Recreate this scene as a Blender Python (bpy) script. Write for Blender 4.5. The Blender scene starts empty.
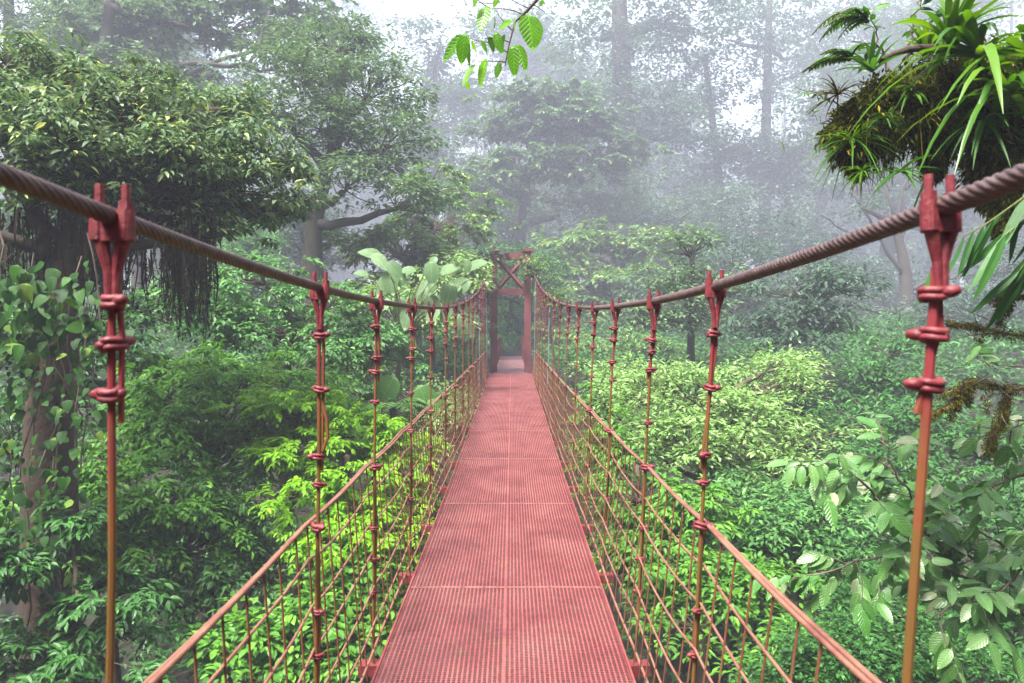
import bpy, math, random
import numpy as np
from math import radians as R, pi, sin, cos
from mathutils import Vector

S = bpy.context.scene
COL = S.collection
rng = np.random.default_rng(11)
random.seed(5)

# ------------------------------------------------------------------ camera, sky, sun, exposure
CAM_Z, F, PITCH = 1.65, 683.0, R(1.38)
cam = bpy.data.objects.new('camera', bpy.data.cameras.new('camera'))
COL.objects.link(cam)
cam.location = (0, 0, CAM_Z)
cam.rotation_euler = (R(90) - PITCH, 0, 0)
cam.data.sensor_width = 36
cam.data.lens = F / 1024 * 36
cam.data.clip_start = 0.05
cam.data.clip_end = 1000
cam.data.dof.use_dof = True
cam.data.dof.focus_distance = 8.0
cam.data.dof.aperture_fstop = 5.0
S.camera = cam

SUN_EL, SUN_AZ = 62, 140      # azimuth measured from +Y (ahead) towards -X (left)
w = bpy.data.worlds.new('World'); S.world = w; w.use_nodes = True
nt = w.node_tree; nt.nodes.clear()
sky = nt.nodes.new('ShaderNodeTexSky'); sky.sky_type = 'NISHITA'; sky.sun_disc = False
sky.sun_elevation = R(SUN_EL); sky.sun_rotation = R(-SUN_AZ); sky.dust_density = 4.0; sky.ozone_density = 1.0
hs = nt.nodes.new('ShaderNodeHueSaturation'); hs.inputs['Saturation'].default_value = 0.5
bg = nt.nodes.new('ShaderNodeBackground'); bg.inputs['Strength'].default_value = 0.12
wo = nt.nodes.new('ShaderNodeOutputWorld')
nt.links.new(sky.outputs[0], hs.inputs['Color']); nt.links.new(hs.outputs[0], bg.inputs['Color'])
nt.links.new(bg.outputs[0], wo.inputs['Surface'])
sd = bpy.data.lights.new('sun', 'SUN'); sd.energy = 4.0; sd.angle = R(16); sd.color = (1, 0.96, 0.92)
so = bpy.data.objects.new('sun', sd); COL.objects.link(so)
sv = Vector((-sin(R(SUN_AZ)) * cos(R(SUN_EL)), cos(R(SUN_AZ)) * cos(R(SUN_EL)), sin(R(SUN_EL))))
so.rotation_euler = sv.to_track_quat('Z', 'Y').to_euler()
so.location = (0, 0, 30)
S.view_settings.view_transform = 'Standard'
S.view_settings.look = 'None'
S.view_settings.gamma = 1.0
S.view_settings.exposure = 2.45
S.cycles.use_denoising = True
S.cycles.max_bounces = 8
S.cycles.diffuse_bounces = 2
S.cycles.glossy_bounces = 2
S.cycles.transmission_bounces = 4
S.cycles.volume_bounces = 2
S.cycles.sample_clamp_indirect = 6

# ------------------------------------------------------------------ helpers
def P(px, py, d):
    """point at forward distance d (metres) that the photograph shows at pixel px, py"""
    xc, yc = (px - 512) / F, (341.5 - py) / F
    dy = cos(PITCH) + yc * sin(PITCH); dz = -sin(PITCH) + yc * cos(PITCH)
    t = d / dy
    return np.array((xc * t, d, CAM_Z + dz * t))

def nrm(a):
    return a / (np.linalg.norm(a, axis=-1, keepdims=True) + 1e-9)

class MB:
    """collects triangles / quads for one mesh"""
    def __init__(s): s.v = []; s.f3 = []; s.f4 = []; s.n = 0; s.uv = []; s.hasuv = False
    def add(s, v, f3=None, f4=None, uv=None):
        v = np.asarray(v, float).reshape(-1, 3)
        if f3 is not None and len(f3): s.f3.append(np.asarray(f3, int).reshape(-1, 3) + s.n)
        if f4 is not None and len(f4): s.f4.append(np.asarray(f4, int).reshape(-1, 4) + s.n)
        s.v.append(v); s.n += len(v)
        s.uv.append(np.zeros((len(v), 2)) if uv is None else uv); s.hasuv |= uv is not None
    def tube(s, pts, r, k=6, cap=True):
        pts = np.asarray(pts, float); m = len(pts)
        r = np.broadcast_to(np.asarray(r, float), (m,))
        t = nrm(np.gradient(pts, axis=0))
        ref = np.array((0, 0, 1.0)) if abs(t[:, 2]).mean() < 0.8 else np.array((0, 1.0, 0))
        a = nrm(np.cross(t, ref)); b = np.cross(t, a)
        th = np.linspace(0, 2 * pi, k, endpoint=False)
        v = pts[:, None] + r[:, None, None] * (a[:, None] * np.cos(th)[None, :, None] + b[:, None] * np.sin(th)[None, :, None])
        i = np.arange(m - 1)[:, None] * k; j = np.arange(k)[None]; j2 = (j + 1) % k
        q = np.stack([i + j, i + j2, i + k + j2, i + k + j], -1).reshape(-1, 4)
        s.add(v.reshape(-1, 3), None, q)
        if cap:
            base = s.n - m * k
            for e, o in ((0, 1), (m - 1, 0)):
                c = s.n; s.add(pts[e][None])
                idx = base + e * k + np.arange(k); nx = np.roll(idx, -1)
                tri = np.stack([np.full(k, c), nx, idx] if o else [np.full(k, c), idx, nx], -1)
                s.f3.append(tri)
    def box(s, lo, hi, M=None):
        lo = np.array(lo, float); hi = np.array(hi, float)
        c = np.array([(x, y, z) for x in (0, 1) for y in (0, 1) for z in (0, 1)], float)
        v = lo + c * (hi - lo)
        if M is not None: v = v @ np.asarray(M)[:3, :3].T + np.asarray(M)[:3, 3]
        s.add(v, None, [(0, 1, 3, 2), (4, 6, 7, 5), (0, 4, 5, 1), (2, 3, 7, 6), (0, 2, 6, 4), (1, 5, 7, 3)])
    def mesh(s, name, mat, off=(0, 0, 0), smooth=False):
        v = np.concatenate(s.v) - np.asarray(off)
        f3 = np.concatenate(s.f3) if s.f3 else np.zeros((0, 3), int)
        f4 = np.concatenate(s.f4) if s.f4 else np.zeros((0, 4), int)
        me = bpy.data.meshes.new(name)
        me.vertices.add(len(v)); me.vertices.foreach_set('co', v.astype(np.float32).ravel())
        nl = f3.size + f4.size
        me.loops.add(nl); me.loops.foreach_set('vertex_index', np.concatenate([f3.ravel(), f4.ravel()]).astype(np.int32))
        tot = np.concatenate([np.full(len(f3), 3), np.full(len(f4), 4)]).astype(np.int32)
        me.polygons.add(len(tot))
        st = np.concatenate([[0], np.cumsum(tot)[:-1]]).astype(np.int32)
        me.polygons.foreach_set('loop_start', st)
        me.polygons.foreach_set('use_smooth', np.full(len(tot), smooth))
        for m_ in (mat if isinstance(mat, (list, tuple)) else [mat]): me.materials.append(m_)
        if s.hasuv:
            a3 = np.zeros((len(v), 3), np.float32); a3[:, :2] = np.concatenate(s.uv)
            me.attributes.new('leaf', 'FLOAT_VECTOR', 'POINT').data.foreach_set('vector', a3.ravel())
        me.update(calc_edges=True); me.validate()
        return me
    def build(s, name, mat, parent=None, off=(0, 0, 0), smooth=False):
        return link(name, s.mesh(name, mat, off, smooth), parent)

def link(name, me, parent=None):
    o = bpy.data.objects.new(name, me); COL.objects.link(o)
    if parent is not None: o.parent = parent
    return o

def tag(o, label=None, cat=None, group=None, kind=None):
    if label: o['label'] = label
    if cat: o['category'] = cat
    if group: o['group'] = group
    if kind: o['kind'] = kind
    return o

def thing(name, label, cat, loc=(0, 0, 0), group=None):
    o = bpy.data.objects.new(name, None); COL.objects.link(o)
    o.location = tuple(float(a) for a in loc); o.empty_display_size = 0.2
    return tag(o, label, cat, group)

# ------------------------------------------------------------------ materials
def newmat(name):
    m = bpy.data.materials.new(name); m.use_nodes = True
    n = m.node_tree; n.nodes.clear()
    return m, n, n.nodes.new('ShaderNodeOutputMaterial')

def ramp(n, fac, stops):
    r = n.nodes.new('ShaderNodeValToRGB'); e = r.color_ramp.elements
    while len(e) < len(stops): e.new(0.5)
    for k, (p, c) in enumerate(stops):
        e[k].position = p; e[k].color = (*c, 1)
    n.links.new(fac, r.inputs['Fac']); return r

def noise(n, scale, detail=4, rough=0.55, vec=None, dist=0):
    t = n.nodes.new('ShaderNodeTexNoise'); t.inputs['Scale'].default_value = scale
    t.inputs['Detail'].default_value = detail; t.inputs['Roughness'].default_value = rough
    t.inputs['Distortion'].default_value = dist
    if vec is not None: n.links.new(vec, t.inputs['Vector'])
    return t

def leafmat(name, a, b, c=None, trans=0.35, rough=0.48, spec=0.3, yellow=0.03, veins=0):
    """leaf colours from a to b, a few leaves c"""
    m, n, out = newmat(name)
    g = n.nodes.new('ShaderNodeNewGeometry')
    c = c or tuple(min(1, x * 1.5) for x in b)
    r = ramp(n, g.outputs['Random Per Island'], [(0, a), (0.62, tuple((x + y) / 2 for x, y in zip(a, b))), (0.9, b), (1 - yellow, b), (1 - yellow + 0.005, c), (1, c)])
    p = n.nodes.new('ShaderNodeBsdfPrincipled'); p.inputs['Roughness'].default_value = rough
    p.inputs['Specular IOR Level'].default_value = spec
    t = n.nodes.new('ShaderNodeBsdfTranslucent')
    hsn = n.nodes.new('ShaderNodeHueSaturation'); hsn.inputs['Hue'].default_value = 0.485; hsn.inputs['Saturation'].default_value = 1.1; hsn.inputs['Value'].default_value = 1.25
    mx = n.nodes.new('ShaderNodeMixShader'); mx.inputs[0].default_value = trans
    L = n.links.new
    if veins:                      # midrib, side veins and blotches drawn in each leaf's own coordinates
        at = n.nodes.new('ShaderNodeAttribute'); at.attribute_name = 'leaf'
        sx = n.nodes.new('ShaderNodeSeparateXYZ'); L(at.outputs['Vector'], sx.inputs[0])
        def mt(op, a_, b_=None, c_=None):
            q = n.nodes.new('ShaderNodeMath'); q.operation = op
            for k_, x_ in enumerate((a_, b_, c_)):
                if x_ is None: continue
                if isinstance(x_, (int, float)): q.inputs[k_].default_value = x_
                else: L(x_, q.inputs[k_])
            return q.outputs[0]
        ax = mt('ABSOLUTE', sx.outputs['X'])
        ph = mt('MULTIPLY_ADD', ax, -1.1, sx.outputs['Y'])
        sv_ = mt('POWER', mt('ABSOLUTE', mt('COSINE', mt('MULTIPLY', ph, 3.1416 * veins))), 14)
        mid = mt('LESS_THAN', ax, .012)
        ve = mt('MAXIMUM', mt('MULTIPLY', sv_, .6), mid)
        tc = n.nodes.new('ShaderNodeTexCoord'); nz = noise(n, 22, 4, .6, tc.outputs['Object'])
        val = mt('ADD', mt('MULTIPLY_ADD', ve, .45, .55), mt('MULTIPLY', nz.outputs['Fac'], .75))
        h2 = n.nodes.new('ShaderNodeHueSaturation'); L(val, h2.inputs['Value']); L(r.outputs[0], h2.inputs['Color']); r = h2
        bn = n.nodes.new('ShaderNodeBump'); bn.inputs['Strength'].default_value = .5; bn.inputs['Distance'].default_value = .01
        L(mt('MULTIPLY', ve, -1.0), bn.inputs['Height']); L(bn.outputs[0], p.inputs['Normal'])
    L(r.outputs[0], p.inputs['Base Color']); L(r.outputs[0], hsn.inputs['Color']); L(hsn.outputs[0], t.inputs['Color'])
    L(p.outputs[0], mx.inputs[1]); L(t.outputs[0], mx.inputs[2]); L(mx.outputs[0], out.inputs['Surface'])
    return m

def solid(name, stops, scale=8, rough=0.6, spec=0.4, bump=0.3, bscale=None, detail=5, metallic=0, coord='Object', dist=0):
    m, n, out = newmat(name)
    tc = n.nodes.new('ShaderNodeTexCoord')
    t = noise(n, scale, detail, 0.6, tc.outputs[coord], dist)
    r = ramp(n, t.outputs['Fac'], stops)
    p = n.nodes.new('ShaderNodeBsdfPrincipled'); p.inputs['Roughness'].default_value = rough
    p.inputs['Specular IOR Level'].default_value = spec; p.inputs['Metallic'].default_value = metallic
    n.links.new(r.outputs[0], p.inputs['Base Color'])
    if bump:
        t2 = noise(n, bscale or scale * 3, 4, 0.6, tc.outputs[coord])
        bn = n.nodes.new('ShaderNodeBump'); bn.inputs['Strength'].default_value = bump; bn.inputs['Distance'].default_value = 0.02
        n.links.new(t2.outputs['Fac'], bn.inputs['Height']); n.links.new(bn.outputs[0], p.inputs['Normal'])
    n.links.new(p.outputs[0], out.inputs['Surface'])
    return m

def rodmat():
    """red paint that has worn to rust lower down the rods"""
    m, n, out = newmat('worn_red_rod')
    g = n.nodes.new('ShaderNodeNewGeometry')
    sx = n.nodes.new('ShaderNodeSeparateXYZ'); n.links.new(g.outputs['Position'], sx.inputs[0])
    t = noise(n, 14, 5, 0.6, g.outputs['Position'])
    mr = n.nodes.new('ShaderNodeMapRange'); mr.inputs['From Min'].default_value = 1.75; mr.inputs['From Max'].default_value = 1.25
    n.links.new(sx.outputs['Z'], mr.inputs['Value'])
    ad = n.nodes.new('ShaderNodeMath'); ad.operation = 'MULTIPLY_ADD'; ad.inputs[1].default_value = 0.9; ad.inputs[2].default_value = -0.45
    n.links.new(t.outputs['Fac'], ad.inputs[0])
    a2 = n.nodes.new('ShaderNodeMath'); a2.operation = 'ADD'; a2.use_clamp = True
    n.links.new(mr.outputs[0], a2.inputs[0]); n.links.new(ad.outputs[0], a2.inputs[1])
    r = ramp(n, a2.outputs[0], [(0, (0.198, 0.01925, 0.02475)), (0.35, (0.198, 0.022, 0.0275)), (0.6, (0.165, 0.0385, 0.01925)), (0.8, (0.176, 0.0605, 0.0165)), (1, (0.132, 0.066, 0.01375))])
    p = n.nodes.new('ShaderNodeBsdfPrincipled'); p.inputs['Roughness'].default_value = 0.55
    n.links.new(r.outputs[0], p.inputs['Base Color']); n.links.new(p.outputs[0], out.inputs['Surface'])
    return m

M = {}
M['red'] = solid('chipped_red_paint', [(0.3, (0.07, 0.012, 0.012)), (0.43, (0.13, 0.014, 0.02)), (0.57, (0.175, 0.023, 0.03)), (0.64, (0.20, 0.05, 0.045)), (0.70, (0.10, 0.04, 0.02)), (0.8, (0.06, 0.03, 0.018))], 55, 0.5, bump=0.2, bscale=150)
M['rod'] = rodmat()
def deckmat():
    m, n, out = newmat('weathered_pink_deck_paint')
    g = n.nodes.new('ShaderNodeNewGeometry'); L = n.links.new
    t1 = noise(n, 2.3, 6, .62, g.outputs['Position'], .4); t2 = noise(n, 9, 5, .65, g.outputs['Position']); t3 = noise(n, 45, 3, .6, g.outputs['Position'])
    a = ramp(n, t1.outputs['Fac'], [(.25, (.13, .021, .021)), (.42, (.20, .036, .035)), (.55, (.255, .058, .053)), (.70, (.29, .092, .08))])
    b = ramp(n, t2.outputs['Fac'], [(.56, (0, 0, 0)), (.72, (1, 1, 1))])
    mx = n.nodes.new('ShaderNodeMix'); mx.data_type = 'RGBA'; mx.inputs['B'].default_value = (.22, .115, .05, 1)
    sc = n.nodes.new('ShaderNodeMath'); sc.operation = 'MULTIPLY'; sc.inputs[1].default_value = .6
    L(b.outputs[0], sc.inputs[0]); L(sc.outputs[0], mx.inputs['Factor']); L(a.outputs[0], mx.inputs['A'])
    c = ramp(n, t3.outputs['Fac'], [(.35, (.4, .4, .4)), (.52, (1, 1, 1))])
    m2 = n.nodes.new('ShaderNodeMix'); m2.data_type = 'RGBA'; m2.blend_type = 'MULTIPLY'; m2.inputs['Factor'].default_value = .6
    L(mx.outputs['Result'], m2.inputs['A']); L(c.outputs[0], m2.inputs['B'])
    p = n.nodes.new('ShaderNodeBsdfPrincipled'); p.inputs['Roughness'].default_value = .5
    L(m2.outputs['Result'], p.inputs['Base Color']); L(p.outputs[0], out.inputs['Surface'])
    return m
M['deck'] = deckmat()
M['seam'] = solid('worn_seam_paint', [(0.3, (0.16, 0.048, 0.04)), (0.6, (0.216, 0.088, 0.072)), (0.8, (0.2, 0.128, 0.08))], 14, 0.5)
M['beam'] = solid('dark_red_steel', [(0.3, (0.1, 0.015, 0.0175)), (0.6, (0.15, 0.025, 0.025)), (0.8, (0.1, 0.04, 0.02))], 9, 0.6)
M['slot'] = solid('dark_slot_walls', [(0.3, (0.035, 0.008, 0.011)), (0.7, (0.075, 0.015, 0.019))], 9, 0.7, bump=0)  # walls coloured darker than the deck top so the slots read dark
M['cable'] = solid('rusted_cable', [(0.3, (0.035, 0.018, 0.016)), (0.5, (0.068, 0.034, 0.029)), (0.68, (0.105, 0.066, 0.058)), (0.85, (0.085, 0.036, 0.03))], 24, 0.4, spec=0.55, bump=0.25, bscale=220)
M['rope'] = solid('rusty_pink_rope', [(0.28, (0.112, 0.0375, 0.0263)), (0.45, (0.173, 0.0713, 0.0465)), (0.62, (0.203, 0.101, 0.0638)), (0.75, (0.203, 0.128, 0.0675)), (0.85, (0.12, 0.045, 0.0225))], 9, 0.6, bump=0.2)
M['wire'] = solid('rusty_wire', [(0.3, (0.1, 0.03, 0.02)), (0.5, (0.15, 0.05, 0.025)), (0.7, (0.16, 0.085, 0.03))], 4, 0.6, bump=0)
M['grey_rod'] = solid('galvanised_rod', [(0.3, (0.14, 0.16, 0.19)), (0.7, (0.22, 0.25, 0.29))], 4, 0.4, bump=0)
M['tower'] = solid('tower_red_paint', [(0.3, (0.07, 0.02, 0.02)), (0.5, (0.13, 0.025, 0.03)), (0.65, (0.16, 0.04, 0.04)), (0.8, (0.07, 0.06, 0.025))], 3, 0.7, bump=0.2)
M['bark'] = solid('mossy_bark', [(0.3, (0.035, 0.025, 0.016)), (0.5, (0.08, 0.058, 0.04)), (0.62, (0.10, 0.08, 0.05)), (0.75, (0.06, 0.075, 0.02))], 2.2, 0.85, bump=0.9, bscale=14)
M['bark_dark'] = solid('dark_bark', [(0.3, (0.025, 0.02, 0.016)), (0.55, (0.05, 0.04, 0.03)), (0.75, (0.045, 0.055, 0.02))], 1.2, 0.9, bump=0.8, bscale=8)
M['bark_red'] = solid('reddish_brown_bark', [(0.3, (0.0195, 0.0111, 0.0065)), (0.5, (0.0488, 0.0273, 0.0163)), (0.62, (0.0325, 0.0292, 0.0117)), (0.8, (0.026, 0.039, 0.00975))], 6, 0.9, bump=0.9, bscale=16)
M['twig'] = solid('pale_twig', [(0.3, (0.084, 0.06, 0.042)), (0.6, (0.156, 0.12, 0.09)), (0.8, (0.078, 0.072, 0.03))], 9, 0.8, bump=0.4)
M['twig_dark'] = solid('brown_twig', [(0.3, (0.05, 0.03, 0.02)), (0.7, (0.12, 0.07, 0.045))], 9, 0.8, bump=0.4)
M['stem'] = solid('green_stem', [(0.3, (0.08, 0.12, 0.03)), (0.7, (0.16, 0.17, 0.05))], 9, 0.6, bump=0.1)
M['soil'] = solid('leaf_litter_soil', [(0.3, (0.009, 0.0075, 0.005)), (0.5, (0.0175, 0.015, 0.009)), (0.7, (0.015, 0.0225, 0.0075))], 1.5, 0.95, bump=0.8, bscale=6)
M['landing'] = solid('landing_boards', [(0.3, (0.125, 0.05, 0.05)), (0.7, (0.2, 0.1, 0.1))], 3, 0.7)
# leaves
LM = {}
LM['mid'] = leafmat('mid_green_leaves', (0.05, 0.17, 0.016), (0.14, 0.33, 0.035), trans=0.38)
LM['cool'] = leafmat('cool_green_leaves', (0.045, 0.15, 0.034), (0.115, 0.26, 0.065), trans=0.32)
LM['lime'] = leafmat('lime_green_leaves', (0.115, 0.297, 0.006), (0.23, 0.462, 0.012), trans=0.42)
LM['canopy'] = leafmat('canopy_leaves', (0.035, 0.085, 0.028), (0.16, 0.25, 0.09), (0.36, 0.42, 0.12), trans=0.3, yellow=0.05)
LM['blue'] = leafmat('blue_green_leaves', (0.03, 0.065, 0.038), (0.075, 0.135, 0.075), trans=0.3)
LM['yellow'] = leafmat('pale_yellow_green_leaves', (0.14, 0.28, 0.06), (0.25, 0.39, 0.13), (0.38, 0.44, 0.2), trans=0.35, yellow=0.05)
LM['olive'] = leafmat('olive_leaves', (0.05, 0.13, 0.025), (0.15, 0.26, 0.06), (0.3, 0.36, 0.08), trans=0.3, yellow=0.05)
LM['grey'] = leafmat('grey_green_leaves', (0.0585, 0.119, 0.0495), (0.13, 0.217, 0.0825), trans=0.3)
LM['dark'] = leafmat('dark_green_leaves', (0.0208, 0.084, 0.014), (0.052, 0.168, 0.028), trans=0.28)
LM['vine'] = leafmat('vine_leaves', (0.007, 0.042, 0.004), (0.038, 0.13, 0.010), (0.12, 0.21, 0.02), trans=0.3, rough=0.5, spec=0.22, yellow=0.09, veins=8)
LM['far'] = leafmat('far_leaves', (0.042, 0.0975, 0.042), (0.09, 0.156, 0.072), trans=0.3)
LM['pale'] = leafmat('pale_shiny_leaves', (0.065, 0.195, 0.0325), (0.169, 0.325, 0.0975), (0.325, 0.39, 0.208), trans=0.3, rough=0.3, spec=0.6, yellow=0.08, veins=8)
LM['midbig'] = leafmat('broad_green_leaves', (0.03, 0.11, 0.015), (0.08, 0.2, 0.03), veins=12)
LM['big'] = leafmat('broad_pale_leaves', (0.104, 0.2, 0.072), (0.192, 0.304, 0.136), trans=0.4, rough=0.4, spec=0.3, veins=12)
LM['twigleaf'] = leafmat('hanging_twig_leaves', (0.07, 0.23, 0.006), (0.14, 0.35, 0.012), trans=0.5, rough=0.35, veins=8)
LM['brom'] = leafmat('bromeliad_leaves', (0.03, 0.11, 0.008), (0.12, 0.25, 0.022), (0.24, 0.32, 0.05), trans=0.4, rough=0.3, yellow=0.08)
LM['fern'] = leafmat('fern_leaves', (0.025, 0.10, 0.012), (0.08, 0.2, 0.03), trans=0.35)
LM['moss'] = leafmat('moss_strands', (0.02, 0.0238, 0.00375), (0.169, 0.188, 0.0175), (0.35, 0.312, 0.0312), trans=0.2, rough=0.8, spec=0.1, yellow=0.06)
LM['roots'] = leafmat('hanging_roots', (0.022, 0.018, 0.012), (0.06, 0.048, 0.028), (0.16, 0.12, 0.03), trans=0.15, rough=0.85, spec=0.1, yellow=0.06)
LM['goldmoss'] = leafmat('golden_moss', (0.035, 0.04, 0.006), (0.19, 0.16, 0.018), trans=0.2, rough=0.8, spec=0.1)

# ------------------------------------------------------------------ leaves
def tmpl4(wd=0.2, fold=0.05, droop=0.1):
    v = np.array([(0, 0, 0), (-wd, .42, fold), (0, 1, -droop), (wd, .42, fold)])
    return v, np.array([(0, 3, 2), (0, 2, 1)])
def tmpl8(wd=0.22, fold=0.06, droop=0.18, heart=False):
    if heart:
        v = np.array([(0, 0, 0), (0, .3, -.01), (0, .68, -.07), (0, 1, -droop), (-wd, .16, fold), (wd, .16, fold), (-wd * .72, .58, fold - .05), (wd * .72, .58, fold - .05)])
    else:
        v = np.array([(0, 0, 0), (0, .33, 0), (0, .68, -droop * .4), (0, 1, -droop), (-wd, .33, fold), (wd, .33, fold), (-wd * .8, .68, fold - droop * .4), (wd * .8, .68, fold - droop * .4)])
    f = np.array([(0, 1, 4), (0, 5, 1), (4, 1, 2), (4, 2, 6), (1, 5, 7), (1, 7, 2), (6, 2, 3), (2, 7, 3)])
    return v, f
T4, T4n, T4w = tmpl4(.2), tmpl4(.13), tmpl4(.27)
def tmpl16(wd=.22, fold=.05, droop=.2, heart=False):
    t = np.array([0, .12, .3, .5, .7, .87, 1.0]); w_ = wd * (np.sin(np.pi * t ** .8) ** .75 if not heart else np.sin(np.pi * t ** .55) ** .7); w_[0] = w_[-1] = 0
    v, f = [], []
    for k, a in enumerate(t):
        zc = -droop * a * a; e = fold * (1 - .6 * a)
        v += [(-w_[k], a, zc + e * w_[k] / wd), (0, a, zc), (w_[k], a, zc + e * w_[k] / wd)]
    for k in range(6):
        for c in (0, 1):
            a = 3 * k + c
            f += [(a, a + 1, a + 4), (a, a + 4, a + 3)]
    return np.array(v), np.array(f)
T16, T16h = tmpl16(.22), tmpl16(.36, .06, .22, True)
T8, T8n, T8w, T8h = tmpl8(.2), tmpl8(.12, .04, .25), tmpl8(.27), tmpl8(.36, .06, .2, True)

def leaves(mb, pos, dr, up, ln, T):
    tv, tf = T; N = len(pos)
    if N == 0: return
    y = nrm(dr); x = nrm(np.cross(y, up)); z = np.cross(x, y)
    ln = np.broadcast_to(np.asarray(ln, float), (N,))[:, None, None]
    v = pos[:, None] + ln * (tv[None, :, :1] * x[:, None] + tv[None, :, 1:2] * y[:, None] + tv[None, :, 2:] * z[:, None])
    f = tf[None] + (np.arange(N) * len(tv))[:, None, None]
    mb.add(v.reshape(-1, 3), f.reshape(-1, 3), None, np.tile(tv[:, :2], (N, 1)) if len(tv) > 12 else None)

UP = np.array((0, 0, 1.0))
def rnd(*s): return rng.normal(size=s)

def dome(mb, C, rad, per, ln, T, flat=0.6, droop=0.3, wild=0.5):
    """leaf clumps: outward facing leaves over flattened domes round the points C"""
    K = len(C); N = K * per
    c = np.repeat(C, per, 0); r = np.repeat(np.broadcast_to(rad, (K,)), per)
    u = nrm(rnd(N, 3)); u[:, 2] = np.abs(u[:, 2]) * 1.1 - 0.35; u = nrm(u)
    rr = r * rng.uniform(.25, 1, N) ** .6
    pos = c + u * rr[:, None] * np.array((1, 1, flat))
    d = nrm(u * np.array((1, 1, .5)) + wild * .6 * rnd(N, 3) * .6 + np.array((0, 0, -droop)))
    up = nrm(UP + .45 * wild * rnd(N, 3) + .35 * u)
    leaves(mb, pos, d, up, ln * rng.uniform(.6, 1.25, N), T)

def spray(mb, C, rad, twigs, pairs, ln, T, out=None, droop=0.35, tw=None):
    """flat sprays: twigs radiating from each point of C with leaves in two ranks; tw collects the twigs as well"""
    K = len(C); N = K * twigs
    c = np.repeat(C, twigs, 0); r = np.repeat(np.broadcast_to(rad, (K,)), twigs) * rng.uniform(.6, 1.15, N)
    a = rng.uniform(0, 2 * pi, N)
    d = np.stack([np.cos(a), np.sin(a), rng.normal(.12, .22, N)], -1)
    if out is not None: d = d + np.repeat(out, twigs, 0) * .9
    d = nrm(d)
    side = nrm(np.cross(d, UP) + .25 * rnd(N, 3))
    ts = np.linspace(.18, 1, pairs)
    for k, t in enumerate(ts):
        p = c + d * (r * t)[:, None] + UP * (-droop * r * t * t)[:, None]
        for s in (-1, 1):
            dd = nrm(d * .75 + s * side * (.85 if t < .98 else .3) + UP * (-.25 - .2 * t) + .22 * rnd(N, 3))
            leaves(mb, p, dd, nrm(UP + .28 * rnd(N, 3)), ln * rng.uniform(.8, 1.3, N) * (1 - .25 * abs(t - .5)), T)
    if tw is not None:
        for i in range(N):
            tw.tube([c[i], c[i] + d[i] * r[i] * .5 - UP * droop * r[i] * .25, c[i] + d[i] * r[i] - UP * droop * r[i]], (.006, .004, .002), 3, False)

def curve(a, b, n=8, bow=0.15, bowdir=None):
    a = np.asarray(a, float); b = np.asarray(b, float); t = np.linspace(0, 1, n)[:, None]
    L = np.linalg.norm(b - a)
    bd = nrm(rnd(3)) if bowdir is None else np.asarray(bowdir, float)
    p = a + (b - a) * t + bd * L * bow * np.sin(pi * t)
    p[1:-1] += rnd(n - 2, 3) * L * .012
    return p

# ------------------------------------------------------------------ terrain
def sst(a, b, x):
    t = np.clip((x - a) / (b - a), 0, 1); return t * t * (3 - 2 * t)
def gz(x, y):
    x = np.asarray(x, float); y = np.asarray(y, float)
    z = -7.0 + 6.95 * sst(9, 23, y) + .06 * np.clip(y - 27, 0, 200) + 7.0 * sst(-10, -26, y)
    z = z + .9 * sst(6, 24, np.abs(x)) * 2 * (1 - .6 * sst(14, 24, y))
    k = sst(1.5, 5, np.abs(x)) + sst(8, 16, 22 - y)
    z = z + 34 * sst(-12, -48, y) + 34 * sst(0, 42, np.abs(x) - (30 + .85 * np.clip(y, 0, 300)))  # unseen steep slopes behind and beside the camera, added to cut ambient light
    return z + np.clip(k, 0, 1) * (.35 * np.sin(.7 * x + 1) * np.cos(.55 * y) + .2 * np.sin(1.7 * x + 2 * y))

mb = MB()
xs = np.concatenate([np.linspace(-230, -30, 40), np.linspace(-29, 29, 80), np.linspace(30, 230, 40)])
ys = np.concatenate([np.linspace(-60, -8, 20), np.linspace(-7, 40, 70), np.linspace(42, 235, 60)])
X, Y = np.meshgrid(xs, ys)
nx, ny = len(xs), len(ys)
ii = (np.arange(ny - 1)[:, None] * nx + np.arange(nx - 1)[None]).ravel()
mb.add(np.stack([X, Y, gz(X, Y)], -1).reshape(-1, 3), None, np.stack([ii, ii + 1, ii + nx + 1, ii + nx], -1))
tag(mb.build('ground', M['soil'], smooth=True), kind='structure')

# ------------------------------------------------------------------ haze
mb = MB(); mb.box((-240, -70, -14), (240, 245, 108))
hm, n, out = newmat('haze_air')
vp = n.nodes.new('ShaderNodeVolumePrincipled')
vp.inputs['Color'].default_value = (0.60, 0.625, 0.75, 1)
vp.inputs['Density'].default_value = 0.0038
vp.inputs['Anisotropy'].default_value = 0.0
n.links.new(vp.outputs[0], out.inputs['Volume'])
tag(mb.build('haze', hm), kind='stuff')

# ================================================================== BRIDGE
DX = -0.04                       # deck centre line
TOW = 20.7                       # tower distance
def sway(y): return DX + .068 * max(0, 1 - max(y, 0) / TOW)
def deck_z(y): return .22 * sst(5, 21, np.asarray(y, float))
def cable_z(y, s=1):
    y = np.asarray(y, float); e = y - 3.5
    return CAM_Z + .122 - (.021 if s < 0 else 0) * np.exp(-(y / 2.2) ** 2) + np.where(e > 0, .00483, .0140) * e * e
def rail_z(y): return CAM_Z - .70 - .06 * np.clip(np.asarray(y, float) / 9, 0, 1)
def rail_x(y, s): return (DX + .075 * math.exp(-max(y, 0) / 2.0)) + s * (.722)

bridge = thing('suspension_bridge', 'long red steel hanging footbridge with perforated walkway and rope sides', 'footbridge', (DX, 0, 0))
OFF = np.array((DX, 0, 0))

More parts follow.
